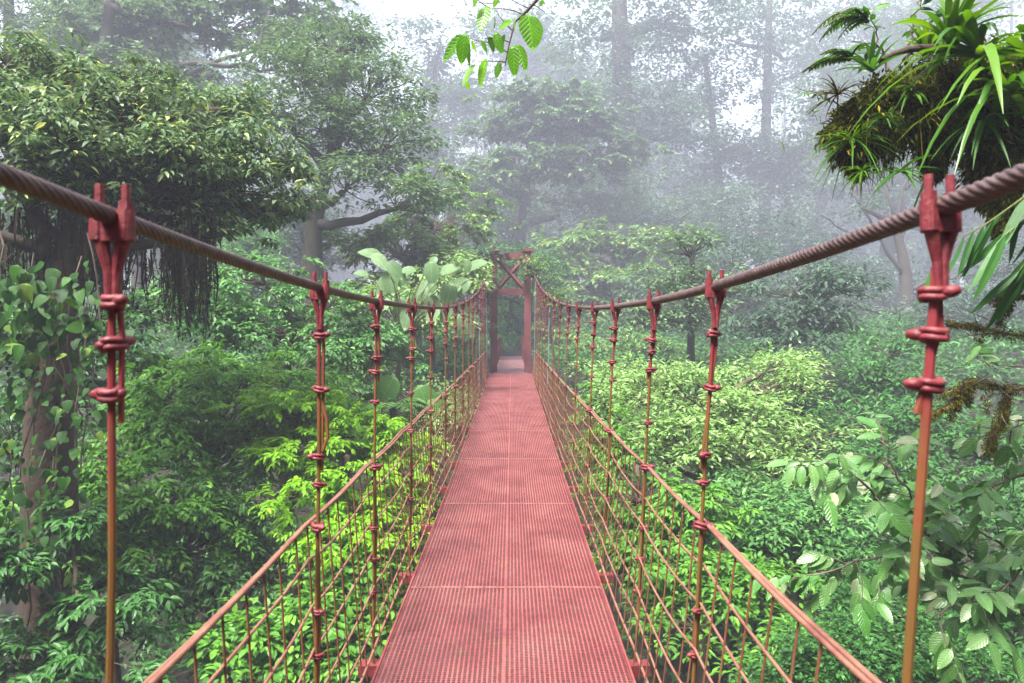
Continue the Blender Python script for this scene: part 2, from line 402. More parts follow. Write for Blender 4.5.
# deck panels: perforated sheet, real slots
def panel_mesh(wd, ln):
    m = MB(); nc = int(wd / .023); nr = int(ln / .016)
    cw, cl = wd / nc, ln / nr
    i, j = np.meshgrid(np.arange(nc), np.arange(nr), indexing='ij'); i = i.ravel(); j = j.ravel()
    sl = np.stack([i * cw, j * cl], -1)
    hx, hy = cw * .17, cl * .12
    jit = rng.uniform(-.0006, .0006, (len(i), 2))
    def corner(a, b, ax, ay, z, jt=0):
        p = np.zeros((len(i), 3)); p[:, 0] = sl[:, 0] + a * cw + ax; p[:, 1] = sl[:, 1] + b * cl + ay; p[:, 2] = z
        if jt: p[:, :2] += jit
        return p
    o = [corner(a, b, 0, 0, 0) for a, b in ((0, 0), (1, 0), (1, 1), (0, 1))]
    sg = ((1, 1), (-1, 1), (-1, -1), (1, -1)); ab = ((0, 0), (1, 0), (1, 1), (0, 1))
    t = [corner(*ab[k], sg[k][0] * hx, sg[k][1] * hy, .0015, 1) for k in range(4)]
    b_ = [corner(*ab[k], sg[k][0] * hx, sg[k][1] * hy, -.006, 1) for k in range(4)]
    V = np.stack(o + t + b_, 1)
    fs = []
    for k in range(4):
        k2 = (k + 1) % 4
        fs += [(k, k2, 4 + k2, 4 + k), (4 + k, 4 + k2, 8 + k2, 8 + k)]
    fq = np.array(fs)[None] + (np.arange(len(V)) * 12)[:, None, None]
    V = V.reshape(-1, 3)
    V[:, 2] += .007 * np.sin(V[:, 1] / ln * 2 * pi * 2 + .6) * np.sin(V[:, 0] / wd * pi) + .004 * np.sin(V[:, 1] / ln * pi)
    m.add(V, None, fq.reshape(-1, 4))
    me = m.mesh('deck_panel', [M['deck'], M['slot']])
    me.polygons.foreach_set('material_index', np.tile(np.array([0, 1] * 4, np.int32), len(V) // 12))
    return me
PL = 2.0
pms = [panel_mesh(.59, PL - .03) for _ in range(2)]
y0 = -1.75; k = 0
seams = []
while y0 < TOW - .5:
    za, zb = float(deck_z(y0)), float(deck_z(y0 + PL))
    for s in (0, 1):
        o = link('deck_panel', pms[(k + s) % 2], bridge)
        o.location = (-.595 + s * .60, y0 + .015, za + random.uniform(-.003, .003))
        o.rotation_euler = (math.atan2(zb - za, PL), random.uniform(-.004, .004), 0)
    seams.append(y0); y0 += PL; k += 1
for y in seams:                    # raised seam plates and the centre strip
    m = MB(); z = float(deck_z(y))
    m.box((-.596, y - .012, z - .01), (.596, y + .012, z + .005))
    for q in np.linspace(-.55, .55, 9): m.tube([(q, y, z + .006), (q, y, z + .012)], .006, 6)
    m.build('seam_plate', M['seam'], bridge)
m = MB(); yy = np.linspace(-2, TOW - .6, 40)
for a, b in zip(yy[:-1], yy[1:]):
    pass
v = []; f4 = []
for y in yy:
    z = float(deck_z(y)) + .0075
    v += [(-.006, y, z), (.007, y, z), (.007, y, z - .02), (-.006, y, z - .02)]
for i in range(len(yy) - 1):
    a = i * 4
    f4 += [(a + q, a + (q + 1) % 4, a + 4 + (q + 1) % 4, a + 4 + q) for q in range(4)]
m.add(v, None, f4); m.build('centre_strip', M['deck'], bridge)
for s in (-1, 1):                  # edge angles and stringers
    m = MB(); yy = np.linspace(-2, TOW - .4, 60); v = []; f4 = []
    for y in yy:
        z = float(deck_z(y))
        for dx, dz in ((.598, .012), (.609, .012), (.609, -.07), (.598, -.07)): v.append((s * dx, y, z + dz))
    for i in range(len(yy) - 1):
        a = i * 4; f4 += [(a + q, a + (q + 1) % 4, a + 4 + (q + 1) % 4, a + 4 + q) for q in range(4)]
    m.add(v, None, f4); m.build('edge_angle', M['deck'], bridge)
    m = MB(); m.tube([(s * .3, y, float(deck_z(y)) - .06) for y in yy], .022, 6)
    m.build('stringer', M['beam'], bridge)

# main cables: twisted wire rope
def rope_mesh(fn, ya, yb, yfine, r, lobes, lay, step):
    ys_ = np.concatenate([np.arange(ya, yfine, step), np.linspace(yfine, yb, 90)])
    pts = np.array([fn(y) for y in ys_])
    sl = np.concatenate([[0], np.cumsum(np.linalg.norm(np.diff(pts, axis=0), axis=1))])
    t = nrm(np.gradient(pts, axis=0)); a = nrm(np.cross(t, UP)); b = np.cross(t, a)
    k = lobes * 4; th = np.linspace(0, 2 * pi, k, endpoint=False)
    lob = .83 + .17 * np.abs(np.cos(th * lobes / 2)) ** .7
    fine = (ys_ < yfine)[:, None]
    ang = th[None] + (2 * pi * sl / lay)[:, None] * fine
    rr = r * np.where(fine, lob[None], .93)
    v = pts[:, None] + rr[..., None] * (a[:, None] * np.cos(ang)[..., None] + b[:, None] * np.sin(ang)[..., None])
    m = MB(); i = np.arange(len(pts) - 1)[:, None] * k; j = np.arange(k)[None]; j2 = (j + 1) % k
    m.add(v.reshape(-1, 3) - OFF, None, np.stack([i + j, i + j2, i + k + j2, i + k + j], -1).reshape(-1, 4))
    return m
for s in (-1, 1):
    def cf(y, s=s): return np.array((sway(y) + s * .70, y, float(cable_z(y, s))))
    rope_mesh(cf, -2.2, TOW + .1, 6.5, .0185 if s > 0 else .0155, 8, .17, .008).build('main_cable', M['cable'], bridge, smooth=True)
    m = MB()                       # backstay beyond the tower
    p0 = cf(TOW + .1) - OFF
    m.tube([p0, p0 + (0, 3.6, -1.5), p0 + (s * .1, 7.5, -3.1)], .02, 8); m.build('backstay', M['cable'], bridge)

# hangers
def clamp_mesh():
    m = MB()
    m.box((-.034, -.013, -.046), (.034, .013, .002))           # saddle plate
    for q in (-1, 1):
        m.tube([(q * .024, 0, -.044), (q * .024, 0, .012)], .0165, 10)
        m.tube([(q * .024, 0, .0125), (q * .024, 0, .028)], .014, 6)
        m.tube([(q * .024, 0, .0285), (q * .024, 0, .060)], .0082, 9)
        m.tube([(q * .020, 0, -.040), (q * .015, .002, -.065), (q * .0075, .004, -.10), (q * .006, .004, -.16)], (.015, .012, .009, .007), 9)
    th = np.linspace(pi, 2 * pi, 9)
    m.tube([(.022 * cos(a), 0, .022 * sin(a)) for a in th], .008, 6)
    return m.mesh('cable_clamp', M['red'])
CLAMP = clamp_mesh()
def knot_mesh(seed):
    g = np.random.default_rng(seed); m = MB()
    th = np.linspace(0, 2 * pi, 15)
    for dz in (-.007, .006):
        m.tube([(.0185 * cos(a) + .003, .014 * sin(a), dz + .002 * sin(2 * a)) for a in th], .0068, 6, False)
    sx = g.choice([-1, 1])
    m.tube([(sx * .012, .0, 0), (sx * .028, .003, .001), (sx * .041, .004, .002)], (.012, .0115, .006), 7)
    m.tube([(-sx * .01, 0, 0), (-sx * .026, -.003, 0)], (.011, .007), 7)
    return m.mesh('rod_clamp', M['red'], smooth=True)
KN = [knot_mesh(i) for i in range(4)]
HY = [1.16, 2.42, 3.45, 4.7, 5.85, 7.2, 8.45, 9.8, 11.1, 12.4, 13.7, 15.0, 16.2, 17.4, 18.6, 19.5]
for hi, y in enumerate([-.1] + HY):
    for s in (-1, 1):
        T_ = np.array((sway(y) + s * .70, y, float(cable_z(y, s)))) - OFF
        B_ = np.array((s * .672, y + (.015 if s > 0 else 0), float(deck_z(y)) - .09))
        def at(dz):
            t = dz / (T_[2] - B_[2]); return T_ + (B_ - T_) * t
        grey = (hi in (10,) and s > 0) or hi == 16 or (hi == 12 and s < 0)
        m = MB()
        H = T_[2] - B_[2]
        m.tube([at(.10), at(.14), at(.3), at(.6) + (random.uniform(-.006, .006), 0, 0), at(1.0) + (random.uniform(-.006, .006), 0, 0), at(1.4), at(H)], (.0082 if s > 0 else .0066) if hi < 2 else .0068, 8)
        ks = [.145, .215, .30] if hi in (1, 0) else ([.17, .36, .60, .70] if hi == 2 else [random.uniform(.12, .2), random.uniform(.22, .3), random.uniform(.32, .42), random.uniform(.5, .75)])
        m.tube([at(.11) + (.007, .004, 0), at(.2) + (.015, .004, 0), at(ks[min(2, len(ks) - 1)] + .05) + (.014 if s < 0 else -.014, .004, 0)], (.0068 if s > 0 else .0058), 6)
        if hi == 2 and s < 0:      # loose loop of wire
            m.tube([at(.40) + (.012, 0, 0), at(.47) + (.03, 0, 0), at(.53) + (.034, .0, 0), at(.58) + (.016, 0, 0)], .0065, 6)
        if hi > 1:                 # second rod from rail to deck
            m.tube([at(.85), at(1.2) + (.008, .01, 0), at(H)], .0075, 6)
        hg = m.build('hanger', M['grey_rod'] if grey else M['rod'], bridge)
        if hi == 16: continue
        c = link('cable_clamp', CLAMP, hg); c.location = T_; c.scale = (.9, .9, .92)
        c.rotation_euler = (math.atan(.0097 * max(0, y - 3.5)) if y > 3.5 else -.06, 0, random.uniform(-.2, .2))
        rz = T_[2] - float(rail_z(y))
        kz = ks + [rz] + ([rz + q for q in (.31, .47, .64)] if hi > 1 else [])
        for q, dz in enumerate(kz):
            kn = link('rod_clamp', KN[random.randrange(4)], hg); kn.location = at(dz)
            kn.rotation_euler = (random.uniform(-.15, .15), random.uniform(-.15, .15), random.uniform(-.9, .9) + (pi if random.random() < .5 else 0))
            kn.scale = (.95,) * 3 if q < 3 else ((1.15, 1.15, 1.1) if q == len(ks) else (.8,) * 3)
    m = MB(); z = float(deck_z(y))
    m.box((-.74, y - .035, z - .13), (.74, y + .035, z - .075))
    m.build('crossbeam', M['beam'], bridge)

# hand ropes (two strands twisted round each other) and the lower side ropes
hyl = np.array([-1.3, -.1] + HY + [TOW - .15])
for s in (-1, 1):
    m = MB(); ys_ = np.concatenate([np.arange(-1.3, 8, .05), np.linspace(8, TOW - .15, 60)])
    for ph in (0, pi):
        pts = []
        for y in ys_:
            a = ph + .55 * sin(y * 1.1 + s); sag = -.012 * abs(sin(pi * np.interp(y, hyl, np.arange(len(hyl)))))
            pts.append((rail_x(y, s) - DX + .0075 * cos(a), y, float(rail_z(y)) + sag + .0075 * sin(a)))
        m.tube(pts, .0072, 7)
    m.build('hand_rope', M['rope'], bridge, smooth=True)
    hts = [.795, .63, .47, .31, .17, .045]
    for hq, h in enumerate(hts):
        jit = rng.uniform(-.018, .018, len(hyl)); jit[12:] *= .5
        ys_ = np.concatenate([np.arange(-.1, 9, .09), np.linspace(9, TOW - .2, 70)])
        pts = []
        for y in ys_:
            fr = h / .95
            u = np.interp(y, hyl, np.arange(len(hyl))); loc = u - np.floor(u)
            zz = float(deck_z(y)) + h * (float(rail_z(y)) - float(deck_z(y))) / .95
            zz += np.interp(y, hyl, jit) + (.028 * (abs(2 * loc - 1) ** 3) - .012) * (1 if hq < 5 else .3)
            xx = s * .645 * (1 - fr) + fr * (rail_x(y, s) - DX) + .006 * sin(3 * y + hq)
            pts.append((xx, y, zz))
        m = MB(); m.tube(pts, (.0052 if hq < 5 else .007), 6); m.build('side_rope', M['rope'], bridge, smooth=True)
# upright mesh wires: 50 nearest each side as parts, the rest as one part
rest = MB()
for s in (-1, 1):
    for k, y in enumerate(np.arange(1.25, TOW - .4, .15)):
        yj = y + random.uniform(-.02, .02)
        top = np.array((rail_x(yj, s) - DX, yj, float(rail_z(yj)) - .012)); bot = np.array((s * .64, yj + random.uniform(-.02, .02), float(deck_z(yj)) - .03))
        pts = [top, (top + bot) / 2 + (random.uniform(-.004, .004), random.uniform(-.008, .008), 0), bot]
        if k < 50:
            m = MB(); m.tube(pts, .0036, 5); m.build('mesh_wire', M['wire'], bridge)
        else: rest.tube(pts, .0036, 4)
tag(rest.build('mesh_wires', M['wire'], bridge), kind='stuff')

# tower
zt = float(deck_z(TOW))
tow = thing('bridge_tower', 'red steel portal tower with crossed bracing at far end of the bridge', 'tower', (DX, TOW, zt))
TH = 3.64
for s in (-1, 1):
    m = MB(); c = s * .51
    m.box((c - .10, -.12, -1.2), (c + .10, -.085, TH)); m.box((c - .10, .085, -1.2), (c + .10, .12, TH)); m.box((c - .02, -.083, -1.2), (c + .02, .083, TH))
    p = m.build('post', M['tower'], tow)
    m = MB(); m.box((c - .17, -.17, TH + .002), (c + .17, .17, TH + .04)); m.box((c - .1, -.13, TH + .042), (c + .1, .13, TH + .10)); m.build('cap_plate', M['tower'], p)
    m = MB(); m.box((c + (s * .102 if s > 0 else -.28), -.1, cable_z(TOW) - zt - .12), (c + (.28 if s > 0 else -.102), .1, cable_z(TOW) - zt - .03)); m.build('saddle', M['tower'], p)
for nm, z0, z1 in (('top_beam', TH - .22, TH - .04), ('middle_beam', 2.33, 2.53)):
    m = MB(); m.box((-.408, -.07, z0), (.408, .07, z1)); m.build(nm, M['tower'], tow)
for s in (-1, 1):
    m = MB(); a = np.array((-.38 * s, s * .02, 2.54)); b = np.array((.38 * s, s * .02, TH - .23)); m.tube([a, (a + b) / 2, b], .07, 4); m.build('brace', M['tower'], tow)
# landing beyond the tower
land = thing('landing_walkway', 'short railed walkway behind the red tower, running into the dark forest', 'walkway', (DX, TOW + .4, zt))
m = MB(); m.box((-.5, -.9, -.06), (.5, 11, -.005)); m.build('walk_boards', M['landing'], land)
for s in (-1, 1):
    m = MB()
    for y in np.arange(.2, 11, 1.2): m.box((s * .5 - .02, y, -.2), (s * .5 + .02, y + .04, .9))
    for z in (.45, .9): m.tube([(s * .5, .1, z + .02), (s * .5, 10.9, z + .02)], .022, 6)
    m.build('railing', M['beam'], land)

# ================================================================== VEGETATION
DENS = 2.0
def far(d):
    return d if d < 15 else 15 + (d - 15) * 3.4 if d < 25 else 49 + (d - 25) * 2.6
def blob_clumps(blobs, csize, dens=1.0):
    """clump centres over upper / outer shells of ellipsoid blobs, given in photo terms (px,py,d,half width px,half height px)"""
    Cs, Rs, Bi = [], [], []
    for bi, (px, py, d, wpx, hpx) in enumerate(blobs):
        c = P(px, py, d); a = wpx * d / F; h = hpx * d / F
        dep = min(a, 1.3 * h + .6)
        n = max(6, int(DENS * dens * 2.2 * (a * h + a * dep + h * dep) / csize ** 2))
        u = nrm(rnd(n, 3)); u[:, 2] = u[:, 2] * .9 + .12
        rr = rng.uniform(.35, 1.0, n) ** .55 * (1 + .24 * rnd(n))
        rr = rr * np.where(rng.random(n) < .14, rng.uniform(1.1, 1.5, n), 1)
        q = c + u * rr[:, None] * np.array((a, dep, h)); k_ = 1.1 / csize; ph = rng.uniform(0, 6, 6)
        nz = np.sin(q[:, 0] * k_ + ph[0]) * np.sin(q[:, 2] * k_ * 1.3 + ph[1]) + .7 * np.sin(q[:, 1] * k_ * .8 + q[:, 2] * k_ * .6 + ph[2]) + .5 * np.sin(q[:, 0] * k_ * 2.1 + q[:, 1] * k_ + ph[3])
        ok = nz > -.38; q = q[ok]; n = len(q)
        Cs.append(q); Rs.append(csize * rng.uniform(.5, 1.45, n)); Bi += [bi] * n
    return np.concatenate(Cs), np.concatenate(Rs), np.array(Bi)

def tree(name, label, cat, blobs, leaf, ln, csize, T=T4, style='dome', per=26, base=None, trunk=None, tr=.12, bark='bark', dens=1.0,
         droop=.3, flat=.6, twigs=5, pairs=4, limbs=True, group=None, wild=.5, seetwigs=False, ksides=7, real=False):
    d0 = blobs[0][2]; zf = 1 if real else far(d0) / d0        # the hillside beyond the bridge is deeper than it looks
    if zf > 1:
        blobs = [(a, b, c * zf, e, g) for a, b, c, e, g in blobs]; ln *= zf; csize *= zf; tr *= zf
        trunk = None if trunk is None else [(a, b, c * zf) for a, b, c in trunk]
        base = None if base is None else (base[0] * zf, base[1] * zf)
    C, rad, Bi = blob_clumps(blobs, csize, dens)
    cen = np.array([P(b[0], b[1], b[2]) for b in blobs])
    if trunk is not None:
        tp = np.array([P(*q) for q in trunk])           # lowest first
        bx, by = tp[0][:2]
        g0 = float(gz(bx, by))
        if tp[0][2] > g0 + .3: tp = np.concatenate([[(bx, by, g0 - .2)], tp])
    else:
        m0 = cen.mean(0)
        bx, by = (m0[0], m0[1]) if base is None else base
        g0 = float(gz(bx, by))
        top = m0 + (0, 0, .3 * (cen[:, 2].max() - m0[2]))
        tp = curve((bx, by, g0 - .2), top, 9, .04)
    off = np.array((tp[0][0], tp[0][1], max(tp[0][2], g0)))
    root = thing(name, label, cat, off, group)
    t = np.linspace(0, 1, len(tp))
    # smooth the trunk path
    tt = np.linspace(0, 1, max(10, len(tp) * 3)); tp = np.stack([np.interp(tt, t, tp[:, k]) for k in range(3)], -1)
    if len(tp) > 6: tp[2:-2] = (tp[:-4] + tp[1:-3] + tp[2:-2] + tp[3:-1] + tp[4:]) / 5
    tb = MB(); tb.tube(tp, tr * (1.25 - .8 * tt), ksides + 2)
    if limbs:
        for i, c in enumerate(cen):
            k = int(len(tp) * .45) + int(np.argmin(np.linalg.norm(tp[int(len(tp) * .45):] - c + (0, 0, .8), axis=1)))
            k = min(k, len(tp) - 1)
            L = curve(tp[k], c, 7, .12, (0, 0, random.choice((-.6, .8))))
            r0 = tr * .55
            tb.tube(L, np.linspace(r0, r0 * .3, 7), ksides)
            for q in np.where(Bi == i)[0][::max(1, int(len(Bi) / 260) + (0 if seetwigs else 1))]:
                kk = int(np.argmin(np.linalg.norm(L - C[q], axis=1))); kk = max(1, min(kk, 5))
                tb.tube(curve(L[kk], C[q], 4, .1), np.linspace(min(.02, r0 * .28), min(.006, r0 * .06), 4), 4, False)
    tb.build('trunk', M[bark], root, off, True)
    lb = MB()
    if style == 'dome': dome(lb, C, rad, per, ln, T, flat, droop, wild)
    else:
        ci = cen[Bi]; out = nrm((C - ci) * np.array((1, 1, .15)))
        spray(lb, C, rad, twigs, pairs, ln, T, out, droop)
    lb.build('crown', LM[leaf], root, off)
    return root

FH = 'hazy trees standing beyond the bridge'
# ---- far forest: one mass
def far_mass():
    lb, tb = MB(), MB()
    for i in range(330):
        if i < 210: d = 115 + 105 * rng.random() ** .8; x = rng.uniform(-.98, .98) * d
        elif i < 260: d = rng.uniform(-58, -14); x = rng.uniform(-60, 60)
        else: d = rng.uniform(-20, 45); x = rng.choice((-1, 1)) * (34 + max(d, 0) * .85 + rng.uniform(0, 40))
        
        g = float(gz(x, d)); H = rng.uniform(36, 62) * (1 if i < 210 else .42) * (.75 + .4 * abs(math.sin(x * .09 + 1.2)))
        H = min(H, 100 - g)
        tx = np.array([(x, d, g - .3), (x + rng.normal(0, .4), d, g + H * .5), (x + rng.normal(0, .8), d, g + H * .95)])
        tb.tube(tx, (rng.uniform(.5, 1.0), .5, .15), 6)
        n = int(rng.integers(60, 90))
        hh = rng.uniform(.08, 1.0, n); wd = (9 if i < 210 else 5) * np.sin(np.clip(hh, .3, .97) * pi) ** .5 * rng.uniform(.4, 1, n)
        a = rng.uniform(0, 2 * pi, n)
        C = np.stack([x + np.cos(a) * wd, d + np.sin(a) * wd, g + H * hh], -1)
        for c in C[::4]: tb.tube(curve(tx[1] + (0, 0, .2 * H * rng.random()), c, 4, .1), (.1, .07, .05, .02), 4, False)
        dome(lb, C, rng.uniform(2, 4.4, n), 38 if i < 210 else 12, .95 if i < 210 else 1.4, T4w, .5, .3, .7)
    a = lb.build('far_forest', LM['far']); tag(a, kind='stuff')
    b = tb.build('far_trunks', M['bark_dark'], a); tag(b, kind='stuff')
far_mass()

# ---- undergrowth on the ground: one mass
N = 16000
ux = rng.uniform(-24, 24, N); uy = rng.uniform(1.5, 44, N)
keep = ~((np.abs(ux) < 1.2) & (uy > 18) & (uy < 34)); ux, uy = ux[keep], uy[keep]
C = np.stack([ux, uy, gz(ux, uy) + rng.uniform(0, .7, len(ux))], -1)
lb = MB(); dome(lb, C, .4, 9, .24, T4, .6, .3, .8)
tag(lb.build('undergrowth', LM['dark']), kind='stuff')

# ---- hazy trees beyond the valley
tree('forest_tree', 'tall hazy tree with thick pale trunk, tallest right of the tower', 'tree',
     [(600, 40, 36, 70, 40), (690, 30, 37, 60, 45), (640, 110, 36, 55, 30), (590, 120, 35, 50, 35), (690, 130, 36, 50, 30), (640, -40, 37, 90, 50)],
     'far', .30, .75, T4w, per=24, trunk=[(632, 330, 36), (628, 200, 36), (622, 100, 36), (618, -40, 36)], tr=.75, bark='bark_dark', dens=.8)
tree('forest_tree', 'hazy layered tree with pale slanting branches behind the tower top', 'tree',
     [(545, 95, 29, 50, 13), (520, 128, 29, 48, 13), (565, 120, 29, 45, 14), (505, 160, 28, 42, 13), (560, 165, 29, 50, 18), (600, 150, 30, 40, 22), (480, 190, 28, 40, 18)],
     'grey', .24, .5, T4w, style='spray', twigs=6, pairs=5, trunk=[(520, 300, 30), (518, 240, 29.5), (528, 170, 29), (545, 110, 29)], tr=.22, bark='bark_dark', dens=1.1)
tree('forest_tree', 'dark hazy tree with leaning trunk standing right behind the tower', 'tree',
     [(560, 215, 32, 60, 30), (610, 200, 33, 50, 35), (480, 225, 31, 35, 22), (520, 185, 33, 40, 20)],
     'far', .27, .6, T4, per=26, trunk=[(512, 320, 33), (514, 250, 33), (524, 200, 33), (540, 150, 33)], tr=.5, bark='bark_dark')
tree('forest_tree', 'slender hazy tree with thin straight trunk against bright mist gaps', 'tree',
     [(730, 40, 42, 45, 30), (760, 90, 42, 35, 20), (790, 60, 43, 45, 40), (770, 0, 43, 50, 30), (700, 170, 42, 50, 30)],
     'far', .30, .7, T4w, per=20, trunk=[(764, 330, 42), (764, 180, 42), (768, 60, 42), (770, -30, 42)], tr=.35, bark='bark_dark', dens=.7)
tree('forest_tree', 'hazy tree with slightly bent dark stem, left of the slender straight trunk', 'tree',
     [(700, 90, 40, 40, 35), (745, 150, 38, 45, 25), (720, 200, 38, 50, 30)],
     'far', .28, .6, T4w, per=22, trunk=[(722, 330, 39), (724, 230, 39), (716, 150, 39), (705, 60, 39)], tr=.3, bark='bark_dark', dens=.8)
tree('forest_tree', 'blue grey hazy crown under the mossy branch, behind the bare limbs', 'tree',
     [(860, 190, 34, 60, 40), (930, 170, 34, 70, 50), (820, 130, 36, 50, 45), (900, 90, 36, 70, 50), (990, 120, 36, 60, 60), (1000, 230, 34, 60, 50)],
     'far', .28, .65, T4w, per=24, base=(19, 35), tr=.45, bark='bark_dark', dens=.9)
def fill(label, px, y0, y1, d, wpx, leaf='far', k=8, ln=None, T=T4w, bark='bark_dark', style='dome'):
    b = []
    for q in range(k):
        py = y0 + (y1 - y0) * (q + rng.random()) / k; wq = wpx * rng.uniform(.45, .8)
        b.append((px + rng.uniform(-.55, .55) * wpx, py, d + rng.uniform(-1, 1), wq, wq * rng.uniform(.35, .6)))
    c = P(px, y0, d)
    return tree('forest_tree', label, 'tree', b, leaf, ln or .0072 * d, .0165 * d, T, per=24, base=(c[0], d), tr=.009 * d, bark=bark, style=style)
fill('hazy tree in the gap between the vine hung tree and the big grey green one', 205, 200, 320, 25, 60, 'grey')
fill('faint tree high behind the level bare limb, upper left', 150, 0, 120, 36, 75)
fill('faint misty tree under the bright sky gap, left of the hanging twig', 425, 40, 190, 42, 70)
fill('palest tree behind the hanging twig, mid top', 540, 20, 140, 52, 60)
fill('faint tree between the thick pale trunk and the layered tree', 590, 60, 230, 47, 50)
fill('faint rounded tree left of the mossy branch, far behind', 820, 10, 190, 48, 70)
fill('bluish tree below the bent dark stem, beyond the pale yellow green tree', 690, 190, 320, 33, 60)
fill('bluish low tree directly behind the bare tree foot', 890, 270, 380, 30, 65, 'blue')
fill('faint tree rising over the dark bluish one, right of centre', 790, 150, 290, 38, 60)
fill('dark tree behind the vine hung trunk at the left edge', 20, 210, 330, 18, 70, 'dark')
fill('grey tree low behind the hanging roots, left of the big grey green trunk', 235, 235, 330, 19, 60, 'cool')
fill('faint tree behind the bamboo sprig at the right edge', 980, 60, 260, 46, 70)
fill('grey green tree glimpsed right behind the dark trunk of the big grey green tree', 305, 205, 320, 24, 48, 'grey')
fill('hazy tree in the gap above the vine hung canopy, below the level bare limb', 205, 70, 150, 30, 55)
fill('hazy tree between the big grey green crown and the dark tree by the tower', 455, 130, 300, 34, 50)
fill('leafy tree rising behind the vine hung canopy at the top left', 130, 20, 130, 21, 90, 'grey', k=9)
fill('faint tree above and behind the mossy branch, top right', 940, -30, 90, 46, 80)
fill('misty tree straight above the tower top', 520, 200, 262, 39, 55)
# right middle distance
tree('forest_tree', 'misty green tree rising above the pale yellow green tree, right of the bridge', 'tree',
     [(735, 265, 22, 45, 30), (700, 300, 21, 50, 28), (765, 305, 21, 45, 26), (660, 300, 22, 40, 24), (735, 335, 20, 60, 22)],
     'blue', .20, .48, T4, per=30, tr=.2, bark='bark_dark')
tree('forest_tree', 'misty low tree beside the tower, on its right with outstretched pale sprays', 'tree',
     [(580, 250, 24, 40, 18), (615, 240, 25, 50, 14), (650, 245, 25, 40, 12), (570, 280, 23.5, 32, 20), (605, 290, 23, 40, 22), (640, 280, 24, 35, 18), (590, 320, 22.5, 40, 22)],
     'olive', .19, .45, T4w, style='spray', twigs=6, pairs=5, tr=.18, bark='bark_dark', base=(4.2, 25))
tree('bare_tree', 'misty tree with spreading bare limbs behind the right hanger', 'tree',
     [(860, 205, 23, 26, 8), (950, 200, 24, 26, 8), (880, 330, 21, 40, 16), (925, 345, 21, 40, 22), (845, 300, 22, 26, 18)],
     'far', .2, .4, T4, per=14, trunk=[(900, 420, 23), (906, 330, 23), (908, 270, 23), (893, 220, 23)], tr=.26, bark='bark_dark', dens=.7, seetwigs=True)
br = MB()
for a, b, r in (((906, 320), (960, 240), .10), ((907, 280), (850, 190), .09), ((900, 240), (915, 160), .08), ((904, 330), (868, 370), .10), ((908, 290), (975, 275), .09), ((893, 220), (880, 150), .07), ((930, 280), (985, 215), .05), ((880, 235), (820, 215), .05), ((860, 205), (835, 160), .04), ((945, 262), (950, 200), .04), ((905, 190), (935, 150), .04)):
    z_ = far(23) / 23
    br.tube(curve(P(*a, 23 * z_), P(*b, (23 + rng.normal(0, .8)) * z_), 9, .1), np.linspace(r, r * .3, 9) * z_, 6)
bt = [o for o in COL.objects if o.name == 'bare_tree'][0]
br.build('bare_limbs', M['bark_dark'], bt, np.array(bt.location), True)
tree('forest_tree', 'dark bluish tree in the dip between pale yellow green tree and bare tree', 'tree',
     [(800, 260, 28, 50, 30), (830, 300, 27, 45, 26), (790, 340, 26, 50, 25), (850, 350, 25, 40, 25), (760, 230, 30, 50, 25)],
     'blue', .24, .55, T4, per=28, tr=.25, bark='bark_dark')
tree('forest_tree', 'bluish leafy tree at right edge behind the mossy twigs', 'tree',
     [(960, 320, 20, 50, 26), (1010, 330, 20, 50, 40), (930, 390, 18, 45, 24), (990, 400, 17, 50, 28), (1040, 270, 21, 50, 40)],
     'blue', .19, .45, T4, per=28, tr=.2, bark='bark_dark')
tree('forest_tree', 'dark blue green tree standing behind the far side of the pale yellow green tree', 'tree',
     [(790, 290, 19, 40, 24), (830, 320, 18.5, 36, 24), (760, 320, 19, 36, 22), (800, 345, 18, 44, 20), (845, 285, 19.5, 30, 18)],
     'blue', .19, .42, T8, per=26, trunk=[(800, 420, 19), (802, 340, 19), (806, 290, 19)], tr=.14, bark='bark_dark', real=True)
tree('forest_tree', 'dark leafy tree between the bare tree and the right hanger, low crown', 'tree',
     [(880, 380, 16, 34, 20), (915, 400, 15.5, 34, 20), (855, 405, 16, 30, 18), (890, 350, 16.5, 28, 18)],
     'dark', .16, .36, T8, per=26, tr=.12, bark='bark_dark', real=True)
tree('forest_tree', 'slim misty tree in front of the blue haze, right of the tower', 'tree',
     [(690, 250, 22, 30, 20), (670, 280, 21.5, 30, 20), (715, 285, 22, 30, 18), (695, 315, 21, 38, 18), (650, 320, 21, 26, 16)],
     'grey', .18, .4, T4w, per=26, trunk=[(692, 400, 21.5), (690, 320, 21.5), (694, 250, 21.5)], tr=.12, bark='bark_dark', real=True)
# left middle and far
tree('forest_tree', 'big hazy grey green tree with dark trunk, left of the bridge middle', 'tree',
     [(300, 70, 17, 60, 26), (370, 95, 17, 62, 34), (390, 145, 16.5, 55, 34), (330, 130, 16.5, 55, 30), (265, 110, 16, 45, 26), (410, 200, 16, 40, 22), (350, 185, 15.5, 40, 26), (330, 45, 18, 60, 24)],
     'grey', .17, .38, T4, per=30, trunk=[(318, 420, 16.5), (316, 300, 16.5), (310, 240, 16.5), (322, 180, 16.5), (345, 120, 17)], tr=.26, bark='bark_dark', dens=.95, seetwigs=True)
tree('forest_tree', 'hazy olive green tree just behind the broad pale leaves', 'tree',
     [(400, 250, 18, 45, 20), (440, 225, 20, 45, 26), (360, 240, 16.5, 32, 20), (450, 270, 20, 36, 20), (380, 290, 15.5, 34, 18), (430, 185, 21, 35, 18)],
     'olive', .17, .4, T4w, style='spray', twigs=5, pairs=5, base=(-2.6, 18), tr=.16, bark='bark')
